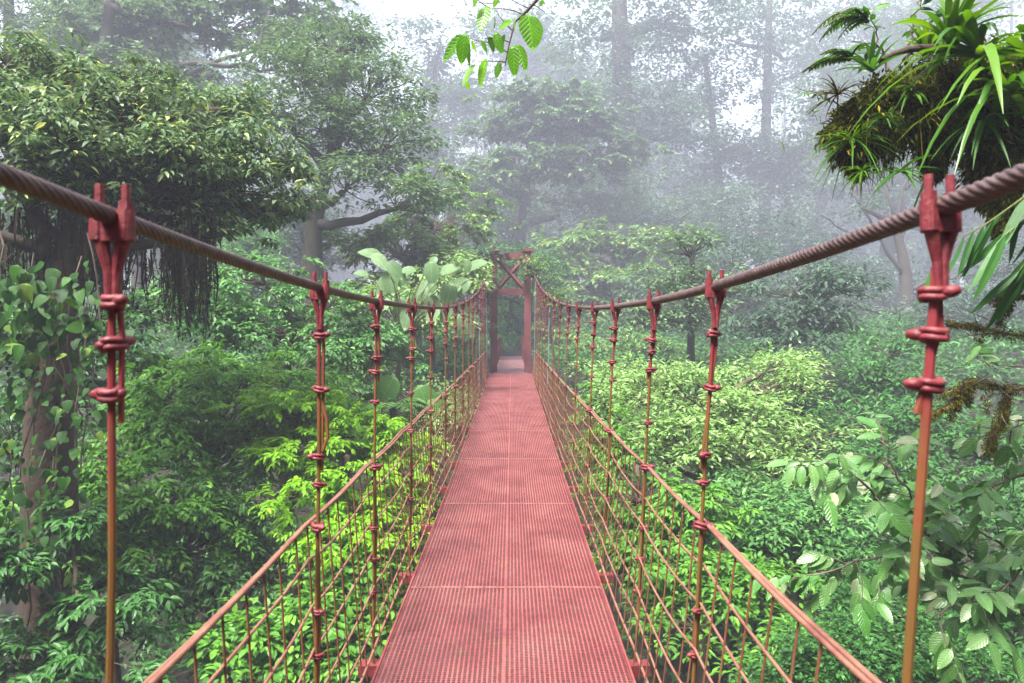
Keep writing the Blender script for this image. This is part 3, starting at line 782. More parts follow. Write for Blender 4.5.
tree('forest_tree', 'misty dark tree standing left behind the tower post', 'tree',
     [(462, 240, 27, 36, 26), (440, 290, 25, 30, 24), (475, 290, 24.5, 18, 26), (470, 200, 28, 36, 22), (420, 300, 24, 36, 24), (478, 335, 23.5, 18, 22), (445, 335, 22, 30, 18)],
     'far', .2, .45, T4, per=30, base=(-2.4, 27), tr=.2, bark='bark_dark')
tree('forest_tree', 'tall hazy tree with level bare limb across the upper left', 'tree',
     [(150, 25, 21, 70, 24), (250, 30, 22, 60, 22), (220, -10, 22, 90, 24), (300, 20, 24, 50, 22), (110, 70, 20, 45, 16), (215, 75, 21, 34, 9)],
     'grey', .19, .42, T4w, style='spray', twigs=5, pairs=4, trunk=[(112, 330, 20), (108, 150, 20), (104, 70, 20), (112, -20, 20)], tr=.3, bark='bark_dark', dens=.9)
lt = [o for o in COL.objects if o.name == 'forest_tree' or o.name.startswith('forest_tree.')][-1]
br = MB()
for a, b, r in (((106, 95), (225, 58), .13), ((180, 66), (300, 75), .08), ((225, 58), (330, 50), .06), ((108, 60), (60, 20), .1), ((150, 80), (140, 20), .06), ((250, 62), (270, 10), .05)):
    z_ = far(21) / 21
    br.tube(curve(P(*a, 20 * z_), P(*b, 20.6 * z_), 9, .06), np.linspace(r, r * .4, 9) * z_, 6)
br.build('bare_limb', M['bark_dark'], lt, np.array(lt.location), True)
tree('forest_tree', 'dark hazy trunk and crown in the top left corner, nearest the edge', 'tree',
     [(20, 20, 22, 50, 26), (60, 40, 22, 45, 20), (0, 80, 21, 40, 20), (50, -20, 22, 60, 20)],
     'grey', .19, .42, T4, per=24, trunk=[(20, 330, 22), (15, 150, 22), (10, 50, 22), (8, -30, 22)], tr=.26, bark='bark_dark', dens=.8)
tree('forest_tree', 'thin straight trunked hazy tree, second from the top left corner', 'tree',
     [(80, 10, 24, 40, 16), (60, 90, 23, 30, 14), (130, -10, 24, 40, 18)],
     'grey', .2, .42, T4, per=20, trunk=[(66, 330, 24), (62, 150, 24), (54, 60, 24), (60, -30, 24)], tr=.34, bark='bark_dark', dens=.7)

# ---- left foreground: vine hung tree
vt = tree('vine_hung_tree', 'large dark tree with wide leafy canopy and hanging roots at left edge', 'tree',
     [(40, 130, 7.8, 60, 30), (110, 150, 8.2, 62, 36), (180, 160, 8.6, 56, 38), (235, 190, 9.2, 48, 36), (20, 190, 7.6, 46, 30), (265, 220, 9.6, 34, 26), (190, 225, 8.8, 42, 20), (120, 205, 8.4, 50, 26), (70, 95, 8.6, 60, 22), (280, 165, 9.8, 30, 28), (140, 110, 9, 60, 22), (60, 165, 8, 70, 30), (210, 135, 9.4, 50, 24), (150, 190, 8.6, 60, 26), (0, 110, 8.2, 50, 30), (240, 160, 9.6, 46, 26), (150, 82, 10, 34, 18), (232, 108, 10.4, 30, 20), (60, 62, 9, 40, 18), (5, 55, 9, 40, 20), (288, 205, 10.2, 26, 18)],
     'canopy', .115, .22, T8, per=26, trunk=[(52, 760, 7.6), (52, 560, 7.6), (48, 420, 7.6), (60, 300, 7.7), (82, 220, 7.9), (110, 180, 8.1)], tr=.30, bark='bark_red', dens=1.0, seetwigs=True, droop=.45)
br = MB()
hb = curve(P(75, 250, 7.8), P(230, 232, 8.7), 9, .05)
br.tube(hb, np.linspace(.09, .03, 9), 8); br.tube(curve(P(70, 262, 7.8), P(-30, 225, 7.4), 7, .05), np.linspace(.10, .05, 7), 8)
br.build('lower_limb', M['bark_dark'], vt, np.array(vt.location), True)
hr = MB()
for i in range(480):
    x0 = rng.choice([rng.uniform(-10, 110), rng.uniform(60, 215), rng.normal(190, 12)]); y_ = rng.uniform(205, 262)
    p = P(x0, y_, 7.6 + x0 / 180 + rng.normal(0, .2)); L = rng.uniform(.2, .95) * (1.15 if 170 < x0 < 215 else 1)
    pts = np.stack([p, p + (rng.normal(0, .03), rng.normal(0, .03), -L * .5), p + (rng.normal(0, .06), rng.normal(0, .06), -L)])
    hr.tube(pts, (.012, .009, .003), 3, False)
    k = int(8 + L * 16); tt = rng.uniform(0, 1, k)[:, None]
    leaves(hr, p + (pts[2] - p) * tt, nrm(rnd(k, 3) * .6 - UP), nrm(rnd(k, 3)), rng.uniform(.03, .09, k), T4n)
hr.build('hanging_roots', LM['roots'], vt, np.array(vt.location))
# climbing vines with heart shaped leaves
def vine(label, spots, d, n, ln, spread, leaf='vine', T=T16h):
    c0 = P(*spots[0], d); root = thing('climbing_vine', label, 'vine', c0)
    lb, tb = MB(), MB()
    for (px, py) in spots:
        c = P(px, py, d) + rnd(3) * (.05, .05, .02)
        c = c - np.array((0, rng.uniform(.05, .5), 0))
        if rng.random() < .5: tb.tube(curve(c + (0, .15, .7), c + (rng.normal(0, .1), .1, -.8), 7, .08), .010, 5, False)
        pos = c + rnd(n, 3) * spread
        leaves(lb, pos, nrm(rnd(n, 3) * .35 + np.array((0, -.45, -.8))), nrm(rnd(n, 3) * .35 + np.array((0, -.8, .55))), ln * rng.uniform(.35, 1.3, n), T)
    lb.build('leaves', LM[leaf], root, c0, True); tb.build('stems', M['twig'], root, c0)
vine('heart leaved vine draping the top of the large left trunk', [(20, 290), (50, 300), (75, 290), (5, 320), (60, 320), (90, 325), (40, 330), (100, 300), (20, 345)], 7.2, 34, .155, np.array((.14, .14, .2)))
vine('heart leaved vine with dangling roots halfway down the large left trunk', [(10, 420), (20, 380), (70, 390), (85, 430), (40, 450), (65, 470), (15, 460), (90, 370), (20, 500), (60, 520), (30, 550), (75, 560), (45, 590)], 7.1, 30, .12, np.array((.15, .14, .22)))
dr = MB()
for i in range(9):
    a = P(30 + 6 * i + rng.normal(0, 4), 340, 7.15); dr.tube(curve(a, a + (rng.normal(0, .2), 0, -rng.uniform(.7, 1.5)), 9, .06), .009, 5, False)
vr = [o for o in COL.objects if o.name == 'climbing_vine.001'][0]
dr.build('aerial_roots', M['twig'], vr, np.array(vr.location))

# ---- left understory
tree('understory_tree', 'mid green layered tree filling the middle of the left bank', 'tree',
     [(230, 420, 10.5, 80, 36), (170, 400, 10.5, 60, 26), (290, 420, 11, 60, 30), (200, 460, 10, 70, 30), (150, 440, 10, 50, 26), (250, 380, 11.5, 70, 22), (190, 370, 11.5, 50, 18)],
     'mid', .115, .34, T8, style='spray', twigs=6, pairs=5, tr=.1, dens=1.0, droop=.45)
tree('understory_tree', 'lime green tree with flat layered sprays beside the second left hanger', 'tree',
     [(300, 405, 9.9, 45, 14), (345, 425, 10.1, 50, 12), (300, 445, 9.4, 42, 12), (350, 465, 9.6, 55, 14), (300, 495, 8.9, 42, 12), (390, 450, 10.6, 45, 16), (350, 505, 9.1, 50, 14), (395, 500, 9.6, 40, 16), (330, 540, 8.5, 42, 14), (410, 540, 9.1, 34, 20)],
     'lime', .095, .28, T8, style='spray', twigs=7, pairs=6, tr=.09, dens=1.25, droop=.25)
tree('understory_tree', 'green drooping tree low at left, in front of the dark hollow', 'tree',
     [(150, 500, 8.6, 60, 30), (110, 470, 8.8, 40, 22), (60, 540, 8.2, 60, 24), (190, 540, 8.8, 50, 28), (20, 500, 8.6, 40, 24), (100, 540, 8.3, 50, 22)],
     'mid', .105, .28, T8, style='spray', twigs=6, pairs=5, tr=.09, droop=.5)
tree('understory_tree', 'cool green bushy tree between the left hangers, lower bank', 'tree',
     [(240, 520, 9.4, 46, 34), (210, 580, 8.8, 46, 34), (260, 570, 9.2, 44, 34), (170, 600, 8.4, 50, 30)],
     'cool', .10, .25, T8, per=34, tr=.09)
tree('shrub', 'dark glossy shrub in the bottom left corner', 'shrub',
     [(10, 560, 6.7, 34, 26), (105, 600, 6.8, 36, 26), (110, 650, 6.6, 50, 30), (20, 670, 6.4, 60, 34), (150, 680, 6.8, 50, 26), (70, 520, 7, 24, 18)],
     'dark', .11, .26, T8, style='spray', twigs=6, pairs=5, tr=.05)
tree('shrub', 'oval leaved green shrub at the foot of the left handrail', 'shrub',
     [(250, 640, 7.4, 50, 26), (310, 620, 7.6, 46, 30), (350, 580, 8.2, 46, 30), (300, 680, 7, 60, 24), (380, 640, 7.8, 30, 40)],
     'mid', .12, .22, T8w, per=22, tr=.05, droop=.2)
tree('shrub', 'yellowish shrub glimpsed through the left rope mesh', 'shrub',
     [(420, 450, 13, 30, 22), (440, 420, 14, 28, 18), (410, 410, 14.5, 34, 18), (455, 395, 16.5, 22, 16), (420, 490, 12, 26, 26)],
     'yellow', .13, .3, T8, per=26, tr=.06, droop=.2)
tree('shrub', 'leafy green bush just left of the far deck, under the hanger row', 'shrub',
     [(450, 360, 18.5, 28, 20), (430, 370, 17, 30, 18), (470, 375, 19, 16, 18), (400, 360, 16, 30, 20), (375, 385, 14.5, 34, 22)],
     'olive', .15, .34, T8, per=26, tr=.06)
tree('understory_tree', 'dark leafy tree below the big hazy tree, behind the lime one', 'tree',
     [(290, 330, 14, 60, 30), (340, 350, 14, 50, 30), (230, 320, 13.5, 50, 28), (370, 340, 14.5, 36, 26), (190, 300, 13, 40, 24), (260, 280, 14, 45, 22), (330, 300, 14.5, 40, 20)],
     'cool', .13, .32, T8, style='spray', twigs=6, pairs=4, tr=.12, droop=.5)
tree('understory_tree', 'shadowed green tree behind the large left trunk', 'tree',
     [(60, 400, 11, 60, 40), (110, 340, 11.5, 50, 30), (20, 330, 11, 50, 40), (150, 310, 12, 40, 24), (10, 440, 10, 50, 40)],
     'dark', .12, .32, T8, style='spray', twigs=6, pairs=4, tr=.1)
# big-leaf plant
def bigleaf(label, items, d, leaf='big', base=None):
    c = P(items[0][0], items[0][1], d); bx, by = c[:2] if base is None else base
    g0 = float(gz(bx, by)); off = np.array((bx, by, g0)); root = thing('broad_leaf_plant', label, 'plant', off)
    lb, tb = MB(), MB(); hub = np.array((bx, by, c[2] - .9))
    tb.tube(curve((bx, by, g0 - .1), hub, 8, .03), np.linspace(.07, .05, 8), 7)
    for (px, py, l, dx, dz) in items:
        p = P(px, py, d + rng.normal(0, .3)); tb.tube(curve(hub, p, 6, .12, (0, 0, 1)), np.linspace(.014, .007, 6), 5, False)
        v, f = tmpl16(.33, .07, .3)
        leaves(lb, p[None], nrm(np.array([(dx, -.35, dz)])), nrm(np.array([(rng.normal(0, .15) - .1 * dx, -.75, .7)])), l, (v, f))
    lb.build('foliage', LM[leaf], root, off, True); tb.build('stem', M['stem'], root, off)
bigleaf('tall plant with big pale oval leaves behind the left hangers', [(400 + rng.uniform(-32, 70), 285 + rng.uniform(-32, 34), rng.uniform(.28, .64), rng.normal(0, .7), rng.choice((-1, -.8, -.5, .3))) for _ in range(34)], 15)
bigleaf('broad leaved plant with drooping blades low behind the lime tree', [(395, 375, .8, -.5, -.9), (418, 385, .8, .5, -.9), (408, 365, .6, .1, .8), (380, 395, .7, -.9, -.6), (428, 400, .7, .8, -.8)], 14.2, 'midbig')
tree('understory_tree', 'pale leafed bush around the big pale leaves, behind the left hangers', 'tree',
     [(400, 300, 16, 34, 16), (440, 290, 16.5, 34, 16), (465, 280, 17, 24, 16), (370, 310, 15.8, 30, 16), (430, 325, 16, 34, 14), (455, 262, 18, 22, 10)],
     'yellow', .17, .34, T8, per=26, tr=.07, droop=.3)
# ferns
def fern(label, c, n, L, leaf='fern', up=.8, name='tree_fern', trunk=True, az=(0, 2 * pi), pin=16, wd=.24):
    c = np.asarray(c, float); g0 = float(gz(c[0], c[1]))
    off = np.array((c[0], c[1], g0)) if trunk else c
    root = thing(name, label, 'fern', off); lb, tb = MB(), MB()
    if trunk: tb.tube(curve((c[0], c[1], g0 - .1), c, 8, .02), np.linspace(.09, .06, 8), 8)
    for i in range(n):
        a = rng.uniform(*az); l = L * rng.uniform(.75, 1.1); u = up * rng.uniform(.6, 1.2)
        d = np.array((cos(a), sin(a), 0)); t = np.linspace(0, 1, pin + 2)
        pts = c + d * (l * t)[:, None] * .9 + UP * (l * (u * t - 1.05 * u * t * t))[:, None]
        tb.tube(pts, np.linspace(.008, .003, len(t)) * max(1, L), 4, False)
        side = np.cross(d, UP); tan = nrm(np.gradient(pts, axis=0))
        for s in (-1, 1):
            p = pts[1:]; k = len(p); ll = l * wd * np.sin(np.clip(.15 + t[1:] * .9, 0, 1) * pi) ** .7 + .01
            leaves(lb, p, nrm(s * side + tan[1:] * .45 - UP * .2 + .05 * rnd(k, 3)), nrm(UP + .15 * rnd(k, 3)), ll, tmpl4(.16, .02, .15))
    lb.build('fronds', LM[leaf], root, off); tb.build('trunk' if trunk else 'stalks', M['twig_dark'], root, off)
fern('tree fern with arching fronds beside the second left hanger', P(292, 378, 12.6), 12, 1.1)
fern('tree fern half hidden behind the third left hanger', P(392, 408, 13.4), 11, 1.0)

# ---- right side understory
tree('understory_tree', 'large pale yellow green rounded tree beside the right handrail', 'tree',
     [(700, 400, 12, 60, 32), (650, 395, 12.5, 50, 30), (760, 385, 12.5, 50, 26), (740, 430, 11.5, 60, 30), (800, 440, 11.5, 36, 26), (640, 440, 12, 40, 30), (690, 450, 11, 60, 28), (790, 365, 13, 34, 12), (620, 385, 13.5, 30, 24), (770, 470, 11, 50, 26)],
     'yellow', .11, .27, T8, per=32, tr=.12, droop=.15, dens=1.05, seetwigs=True)
tree('understory_tree', 'fine leaved green tree right behind the right rope mesh', 'tree',
     [(640, 500, 9.5, 50, 34), (610, 450, 11, 30, 30), (690, 510, 9.2, 50, 30), (600, 410, 13, 22, 24), (660, 560, 8.6, 50, 34)],
     'mid', .10, .24, T8, style='spray', twigs=6, pairs=5, tr=.08, dens=.95)
tree('shrub', 'dark green bush with light new leaves, right of the handrail', 'shrub',
     [(800, 520, 9.4, 60, 32), (850, 500, 9.6, 46, 26), (760, 540, 9, 46, 30), (840, 560, 8.8, 40, 28), (745, 500, 9.6, 40, 24)],
     'cool', .105, .22, T8, per=30, tr=.07, droop=.2)
tree('shrub', 'bright green shrub low under the right handrail', 'shrub',
     [(730, 580, 8, 60, 22), (690, 620, 7.6, 46, 24), (790, 600, 8, 46, 20), (760, 640, 7.4, 50, 24)],
     'mid', .11, .22, T8, per=26, tr=.05, droop=.15)
tree('shrub', 'tiny leaved round bush in the bottom right, below the pale branch', 'shrub',
     [(850, 650, 6.6, 60, 34), (910, 640, 6.8, 60, 40), (800, 680, 6.4, 50, 26), (960, 670, 6.6, 50, 34), (890, 600, 7.2, 50, 24)],
     'dark', .055, .16, T4w, per=46, tr=.05, droop=.1, dens=1.1)
tree('understory_tree', 'shadowy green tree behind the pale branch at right', 'tree',
     [(870, 420, 14, 50, 22), (930, 430, 13, 50, 26), (990, 450, 12, 50, 30), (900, 470, 12, 50, 26), (960, 500, 11, 60, 30), (1020, 520, 10, 50, 40), (860, 460, 13, 36, 22)],
     'dark', .13, .3, T8, per=28, tr=.1)
tree('understory_tree', 'dense dark tree in the bottom right corner', 'tree',
     [(1000, 590, 8.4, 60, 40), (930, 560, 9, 50, 34), (1030, 660, 7.6, 60, 40), (1060, 540, 9, 50, 50)],
     'dark', .12, .28, T8, per=28, tr=.1)
tree('understory_tree', 'misty mid green tree left of the bare tree foot', 'tree',
     [(880, 375, 18, 46, 18), (840, 385, 17, 40, 18), (920, 385, 17, 40, 18), (820, 400, 16, 36, 18)],
     'blue', .16, .38, T8, per=26, tr=.1)
tree('shrub', 'rounded misty bush right of the far deck beneath the hangers', 'shrub',
     [(570, 350, 19, 26, 22), (600, 355, 18, 34, 22), (590, 385, 16, 26, 20), (640, 350, 18, 36, 18), (556, 380, 18, 12, 16)],
     'olive', .15, .34, T8, per=26, tr=.06)
tree('understory_tree', 'hazy pale bush leaning over the tower entrance on the right', 'tree',
     [(545, 285, 22.6, 14, 12), (520, 275, 23.4, 16, 8), (560, 300, 22.4, 18, 14), (535, 268, 24, 22, 10)],
     'olive', .15, .3, T4, per=24, base=(1.9, 24), tr=.08)
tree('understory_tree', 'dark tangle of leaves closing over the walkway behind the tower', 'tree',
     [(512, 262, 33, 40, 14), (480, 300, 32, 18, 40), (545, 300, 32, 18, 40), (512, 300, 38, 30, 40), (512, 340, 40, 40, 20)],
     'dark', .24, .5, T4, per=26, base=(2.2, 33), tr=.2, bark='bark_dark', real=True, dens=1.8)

tree('climbing_shrub', 'pale leafy creeper hanging over the right post of the red tower', 'shrub',
     [(536, 268, 20.3, 16, 8), (545, 285, 20.2, 12, 12), (524, 262, 20.45, 14, 5), (552, 300, 20.2, 12, 10), (545, 320, 20.2, 8, 14)],
     'olive', .12, .26, T4w, per=20, base=(1.45, 20.4), tr=.04, droop=.5, real=True, dens=.8)
tree('climbing_shrub', 'dark leafy creeper growing up beside the left post of the red tower', 'shrub',
     [(482, 262, 20.6, 14, 10), (474, 290, 20.4, 16, 14), (480, 325, 20.3, 10, 16), (496, 254, 20.8, 14, 5), (470, 340, 20, 14, 14)],
     'blue', .12, .26, T4w, per=22, base=(-1.5, 20.6), tr=.04, droop=.4, real=True, dens=.8)
# ---- near right: leafy branch with pale drooping leaves
def leafy_branch(name, label, cat, mains, leaf, ln, T, bark, off, tw_every=.1, tw_len=.35, npl=7, droop=.9, r0=.02, extra=None):
    root = thing(name, label, cat, off); lb, tb = MB(), MB()
    for pts in mains:
        pts = np.array(pts); L = np.linalg.norm(np.diff(pts, axis=0), axis=1).sum()
        n = 16; t0 = np.linspace(0, 1, len(pts)); tt = np.linspace(0, 1, n)
        pp = np.stack([np.interp(tt, t0, pts[:, k]) for k in range(3)], -1); pp[1:-1] = (pp[:-2] + pp[1:-1] * 2 + pp[2:]) / 4
        pp[1:-1] += rnd(n - 2, 3) * .012
        tb.tube(pp, np.linspace(r0, r0 * .3, n), 6)
        k = max(3, int(L / tw_every))
        for i in range(k):
            t = .12 + .88 * (i + rng.random() * .6) / k; t = min(t, 1)
            p = np.array([np.interp(t, tt, pp[:, q]) for q in range(3)])
            tan = nrm(np.array([np.interp(min(1, t + .05), tt, pp[:, q]) for q in range(3)]) - np.array([np.interp(max(0, t - .05), tt, pp[:, q]) for q in range(3)]))
            sd = nrm(np.cross(tan, nrm(rnd(3) + np.array((0, .2, 1)))))
            dd = nrm(tan * .6 + sd * rng.choice([-1, 1]) + np.array((0, -.15, .15)))
            l = tw_len * rng.uniform(.5, 1.2); e = p + dd * l - UP * .12 * l
            tb.tube(curve(p, e, 5, .08), np.linspace(r0 * .35, r0 * .1, 5), 4, False)
            m = npl; s = np.linspace(.25, 1, m)[:, None]
            pos = p + (e - p) * s
            alt = np.where(np.arange(m) % 2, 1, -1)[:, None] * nrm(np.cross(dd, UP))[None]
            leaves(lb, pos, nrm(dd * .55 + alt * .55 - UP * droop * rng.uniform(.5, 1.2, m)[:, None] + .25 * rnd(m, 3)), nrm(UP * .9 + np.array((0, -.5, 0)) + .35 * rnd(m, 3)), ln * rng.uniform(.65, 1.15, m), T)
    if extra: extra(lb, tb)
    lb.build('leaves', LM[leaf], root, off, True); tb.build('branch', M[bark], root, off, True)
    return root
D = 4.6
leafy_branch('leafy_branch', 'spreading branch with large pale drooping leaves beside the right hanger', 'branch',
    [[P(1060, 640, D), P(960, 570, D), P(880, 555, D - .1), P(815, 575, D - .2)],
     [P(1050, 610, D), P(950, 545, D + .1), P(905, 490, D), P(880, 440, D)],
     [P(960, 560, D), P(900, 520, D), P(850, 470, D - .2), P(825, 458, D - .2)],
     [P(1060, 560, D + .2), P(990, 540, D), P(940, 510, D)],
     [P(1070, 660, D - .3), P(1010, 600, D - .3), P(960, 600, D - .3), P(930, 620, D - .3)]],
    'pale', .165, T16, 'twig', P(1060, 640, D), .10, .32, 7, .65, .014)
leafy_branch('leafy_branch', 'leafy twig with pale green leaves at right edge, below the mossy twigs', 'branch',
    [[P(1060, 470, 4.2), P(1000, 480, 4.2), P(985, 500, 4.2)], [P(1070, 440, 4.4), P(1020, 420, 4.3), P(1000, 440, 4.2)], [P(1080, 520, 4.2), P(1030, 560, 4.2), P(1000, 590, 4.2), P(990, 640, 4.1)]],
    'pale', .155, T16, 'twig', P(1060, 470, 4.2), .10, .24, 7, .65, .012)

# ---- top right: mossy branch with epiphytes
D = 3.5
off = P(1060, 90, D)
mbr = thing('mossy_branch', 'thick branch smothered in dark moss and roots in the top right', 'branch', off)
core = [P(1100, 60, D), P(1020, 75, D), P(950, 80, D), P(890, 95, D), P(845, 125, D)]
tb = MB()
cc = np.array(core); t0 = np.linspace(0, 1, 5); tt = np.linspace(0, 1, 20)
cp = np.stack([np.interp(tt, t0, cc[:, k]) for k in range(3)], -1); cp[1:-1] = (cp[:-2] + cp[1:-1] + cp[2:]) / 3
tb.tube(cp, np.linspace(.11, .03, 20), 9)
tb.tube(curve(P(1010, 70, D), P(995, 190, D), 7, .06), np.linspace(.09, .05, 7), 8)
tb.tube(curve(P(960, 52, D - .12), P(880, 62, D - .12), 7, .12, (0, 0, 1)), np.linspace(.022, .014, 7), 7)
tb.tube(curve(P(937, 100, D), P(932, 178, D), 7, .03), np.linspace(.05, .02, 7), 7)
tb.build('limb', M['bark_red'], mbr, off, True)
ms = MB()
def moss_on(mb_, pts, rads, n, ln, hang=.6, T=T4n):
    pts = np.asarray(pts); m = len(pts); k = rng.integers(0, m - 1, n); f = rng.random(n)[:, None]
    p = pts[k] * (1 - f) + pts[k + 1] * f; r = (np.asarray(rads)[k] * (1 - f[:, 0]) + np.asarray(rads)[k + 1] * f[:, 0])
    u = nrm(rnd(n, 3)); lump = 1 + .5 * np.sin(p[:, 0] * 17 + u[:, 2] * 5) * np.sin(p[:, 2] * 23 + u[:, 0] * 6)
    pos = p + u * (r * lump * rng.uniform(.55, 1.0, n) ** .5)[:, None]
    leaves(mb_, pos, nrm(u * .7 + rnd(n, 3) * .6 - UP * hang), nrm(rnd(n, 3)), ln * rng.uniform(.5, 1.5, n), T)
cr = np.interp(tt, [0, .3, .6, .85, 1], [.21, .20, .17, .15, .09])
moss_on(ms, cp - UP * .07, cr, 52000, .028)
moss_on(ms, cp - UP * .10, cr * 1.18, 5000, .04, 1.6, T4n)
moss_on(ms, np.array([P(940, 120, D), P(932, 175, D)]), (.12, .03), 5000, .034, 1.4)
moss_on(ms, np.array([P(1000, 120, D), P(990, 200, D)]), (.2, .06), 9000, .036, 1.2)
moss_on(ms, np.array([P(850, 130, D), P(858, 175, D)]), (.10, .02), 4500, .032, 1.0)
moss_on(ms, np.array([P(880, 120, D), P(868, 160, D)]), (.07, .015), 3000, .032, 1.2)
for i in range(260):
    k = rng.integers(0, 19); p = cp[k] + (rng.normal(0, .08), rng.normal(0, .1), -cr[k] * .8)
    L = rng.uniform(.06, .32); e = p + (rng.normal(0, .03), rng.normal(0, .03), -L)
    ms.tube(np.stack([p, (p + e) / 2 + rnd(3) * .01, e]), (.004, .003, .001), 3, False)
ms.build('moss', LM['moss'], mbr, off)

def strap_plant(name, label, cat, c, n, L, wd, leaf, az=(0, 2 * pi), up=(.3, 1.2), curl=1.0, seg=7):
    c = np.asarray(c, float); root = thing(name, label, cat, c); m = MB()
    for i in range(n):
        a = rng.uniform(*az); u = rng.uniform(*up); l = L * rng.uniform(.65, 1.15)
        d = np.array((cos(a), sin(a), 0)); t = np.linspace(0, 1, seg)
        r = np.cos(u); s_ = np.sin(u)
        pts = c + d * (l * (r * t + .12 * t * t))[:, None] + UP * (l * (s_ * t - curl * rng.uniform(.5, 1.1) * t ** 2.3))[:, None]
        side = nrm(np.cross(d, UP) + .15 * rnd(3)); w_ = wd * rng.uniform(.8, 1.2) * np.sin(np.clip(.25 + t * .75, 0, 1) * pi) ** .6
        w_[-1] = .001
        tan = nrm(np.gradient(pts, axis=0)); nm = nrm(np.cross(side, tan))
        v = np.stack([pts - side * w_[:, None] + nm * w_[:, None] * .35, pts, pts + side * w_[:, None] + nm * w_[:, None] * .35], 1).reshape(-1, 3)
        q = [(3 * j + e, 3 * j + e + 1, 3 * j + e + 4, 3 * j + e + 3) for j in range(seg - 1) for e in (0, 1)]
        m.add(v, None, q)
    me = m.mesh('leaf_rosette', LM[leaf], c, True)
    link('leaf_rosette', me, root)
    return root
strap_plant('bromeliad', 'large bromeliad with long arching strap leaves on the mossy branch', 'bromeliad', P(978, 58, D - .30), 30, .50, .019, 'brom', up=(.0, 1.4), curl=1.15)
strap_plant('bromeliad', 'bright bromeliad pushing up at the top right corner', 'bromeliad', P(1030, 60, D - .32), 28, .52, .021, 'brom', up=(.1, 1.45), curl=1.0)
strap_plant('bromeliad', 'tall upright bromeliad rising out of the top edge, left of the corner one', 'bromeliad', P(950, 45, D - .3), 26, .40, .017, 'brom', up=(.6, 1.5), curl=.45)
strap_plant('bromeliad', 'lowest bromeliad on the right of the mossy branch, its leaves hanging down', 'bromeliad', P(1008, 95, D - .38), 22, .44, .018, 'brom', up=(-.2, 1.0), curl=1.3)
strap_plant('bromeliad', 'small upright bromeliad near the middle of the mossy branch', 'bromeliad', P(925, 58, D - .05), 15, .26, .013, 'brom', up=(.7, 1.4), curl=.4)
strap_plant('bromeliad', 'dark spiky bromeliad at the tip of the mossy branch', 'bromeliad', P(872, 72, D - .1), 16, .22, .012, 'fern', up=(.3, 1.4), curl=.4)
strap_plant('grassy_epiphyte', 'grassy tuft hanging under the tip of the mossy branch', 'plant', P(852, 140, D - .1), 80, .22, .0042, 'brom', up=(-.5, .9), curl=.7)
strap_plant('grassy_epiphyte', 'brownish spiky tuft above the grassy one on the mossy branch', 'plant', P(838, 95, D - .05), 34, .17, .005, 'goldmoss', up=(-.3, 1.3), curl=.5)
strap_plant('orchid_plant', 'dark leaved orchid dangling above the right cable clamp', 'plant', P(900, 172, D - .2), 12, .18, .013, 'fern', up=(-.6, .8), curl=.5)

fern('feathery fern arching out from the top of the mossy branch', P(868, 22, D), 7, .28, name='epiphyte_fern', trunk=False, az=(1.6, 4.4), pin=11, wd=.2, up=.9)
fern('small fern drooping from the left tip of the mossy branch', P(850, 60, D - .1), 9, .24, name='epiphyte_fern', trunk=False, az=(1.8, 4.6), pin=10, wd=.2, up=.6)
leafy_branch('leafy_twig', 'leafy sprig standing above the mossy branch', 'twig',
    [[P(890, 70, D), P(880, 40, D), P(868, 12, D)], [P(905, 65, D), P(915, 30, D), P(918, -5, D)], [P(940, 60, D + .1), P(955, 20, D + .1), P(950, -10, D)]],
    'fern', .10, T8, 'twig_dark', P(890, 70, D), .05, .10, 4, .2, .007)
leafy_branch('leafy_twig', 'small leafy sprig poking left from the mossy branch', 'twig',
    [[P(855, 115, D), P(825, 95, D), P(795, 86, D)], [P(860, 150, D), P(830, 118, D), P(806, 112, D)]],
    'brom', .045, T8, 'twig_dark', P(855, 115, D), .07, .06, 4, .2, .004)
for k_, (lab, px, py, n_, l_, mt_) in enumerate((('tiny grassy tuft on the underside of the moss, beside the grassy one', 885, 118, 40, .10, 'fern'), ('golden green tuft below the middle of the mossy branch', 925, 118, 44, .11, 'goldmoss'), ('leafy green rosette on the face of the mossy branch', 912, 92, 16, .12, 'brom'), ('dark strap tuft under the bromeliad at the right of the mossy branch', 985, 120, 22, .26, 'fern'), ('small pale tuft at the lower tip of the mossy branch', 862, 172, 34, .12, 'brom'))):
    strap_plant('grassy_epiphyte', lab, 'plant', P(px, py, D - .2), n_, l_, .0035 if n_ > 30 else .009, mt_, up=(-.6, 1.0), curl=.8)
# hanging moss tail and bamboo-like leaves below the cable
tuft = thing('moss_tuft', 'brown tuft of hanging moss below the right cable at the edge', 'moss', P(1000, 190, 3.3))
m = MB(); moss_on(m, np.array([P(1004, 170, 3.4), P(1000, 235, 3.3)]), (.09, .015), 4500, .036, 1.6); m.build('moss', LM['moss'], tuft, np.array(tuft.location))
bam = thing('bamboo_sprig', 'drooping sprig of long dark narrow leaves right of the right hanger', 'bamboo', P(1050, 190, 3.0))
lb, tb = MB(), MB(); bo = np.array(bam.location)
stems = [[P(1060, 170, 3), P(1020, 200, 3), P(985, 225, 3), P(955, 240, 3)], [P(1070, 190, 3), P(1030, 215, 3), P(1005, 235, 2.95)], [P(1070, 220, 3), P(1040, 240, 3), P(1020, 270, 3)]]
for st in stems:
    st = np.array(st); tb.tube(st, np.linspace(.006, .002, len(st)), 5)
    for t in np.linspace(.15, 1, 9):
        q = np.array([np.interp(t, np.linspace(0, 1, len(st)), st[:, k]) for k in range(3)])
        leaves(lb, q[None], nrm(np.array([(rng.normal(-.45, .25), rng.normal(0, .25), -1.0)])), nrm(rnd(1, 3) * .5 + np.array([(0, -1, .4)])), rng.uniform(.22, .36), tmpl16(.06, .012, .15))
lb.build('leaves', LM['dark'], bam, bo); tb.build('stem', M['stem'], bam, bo)
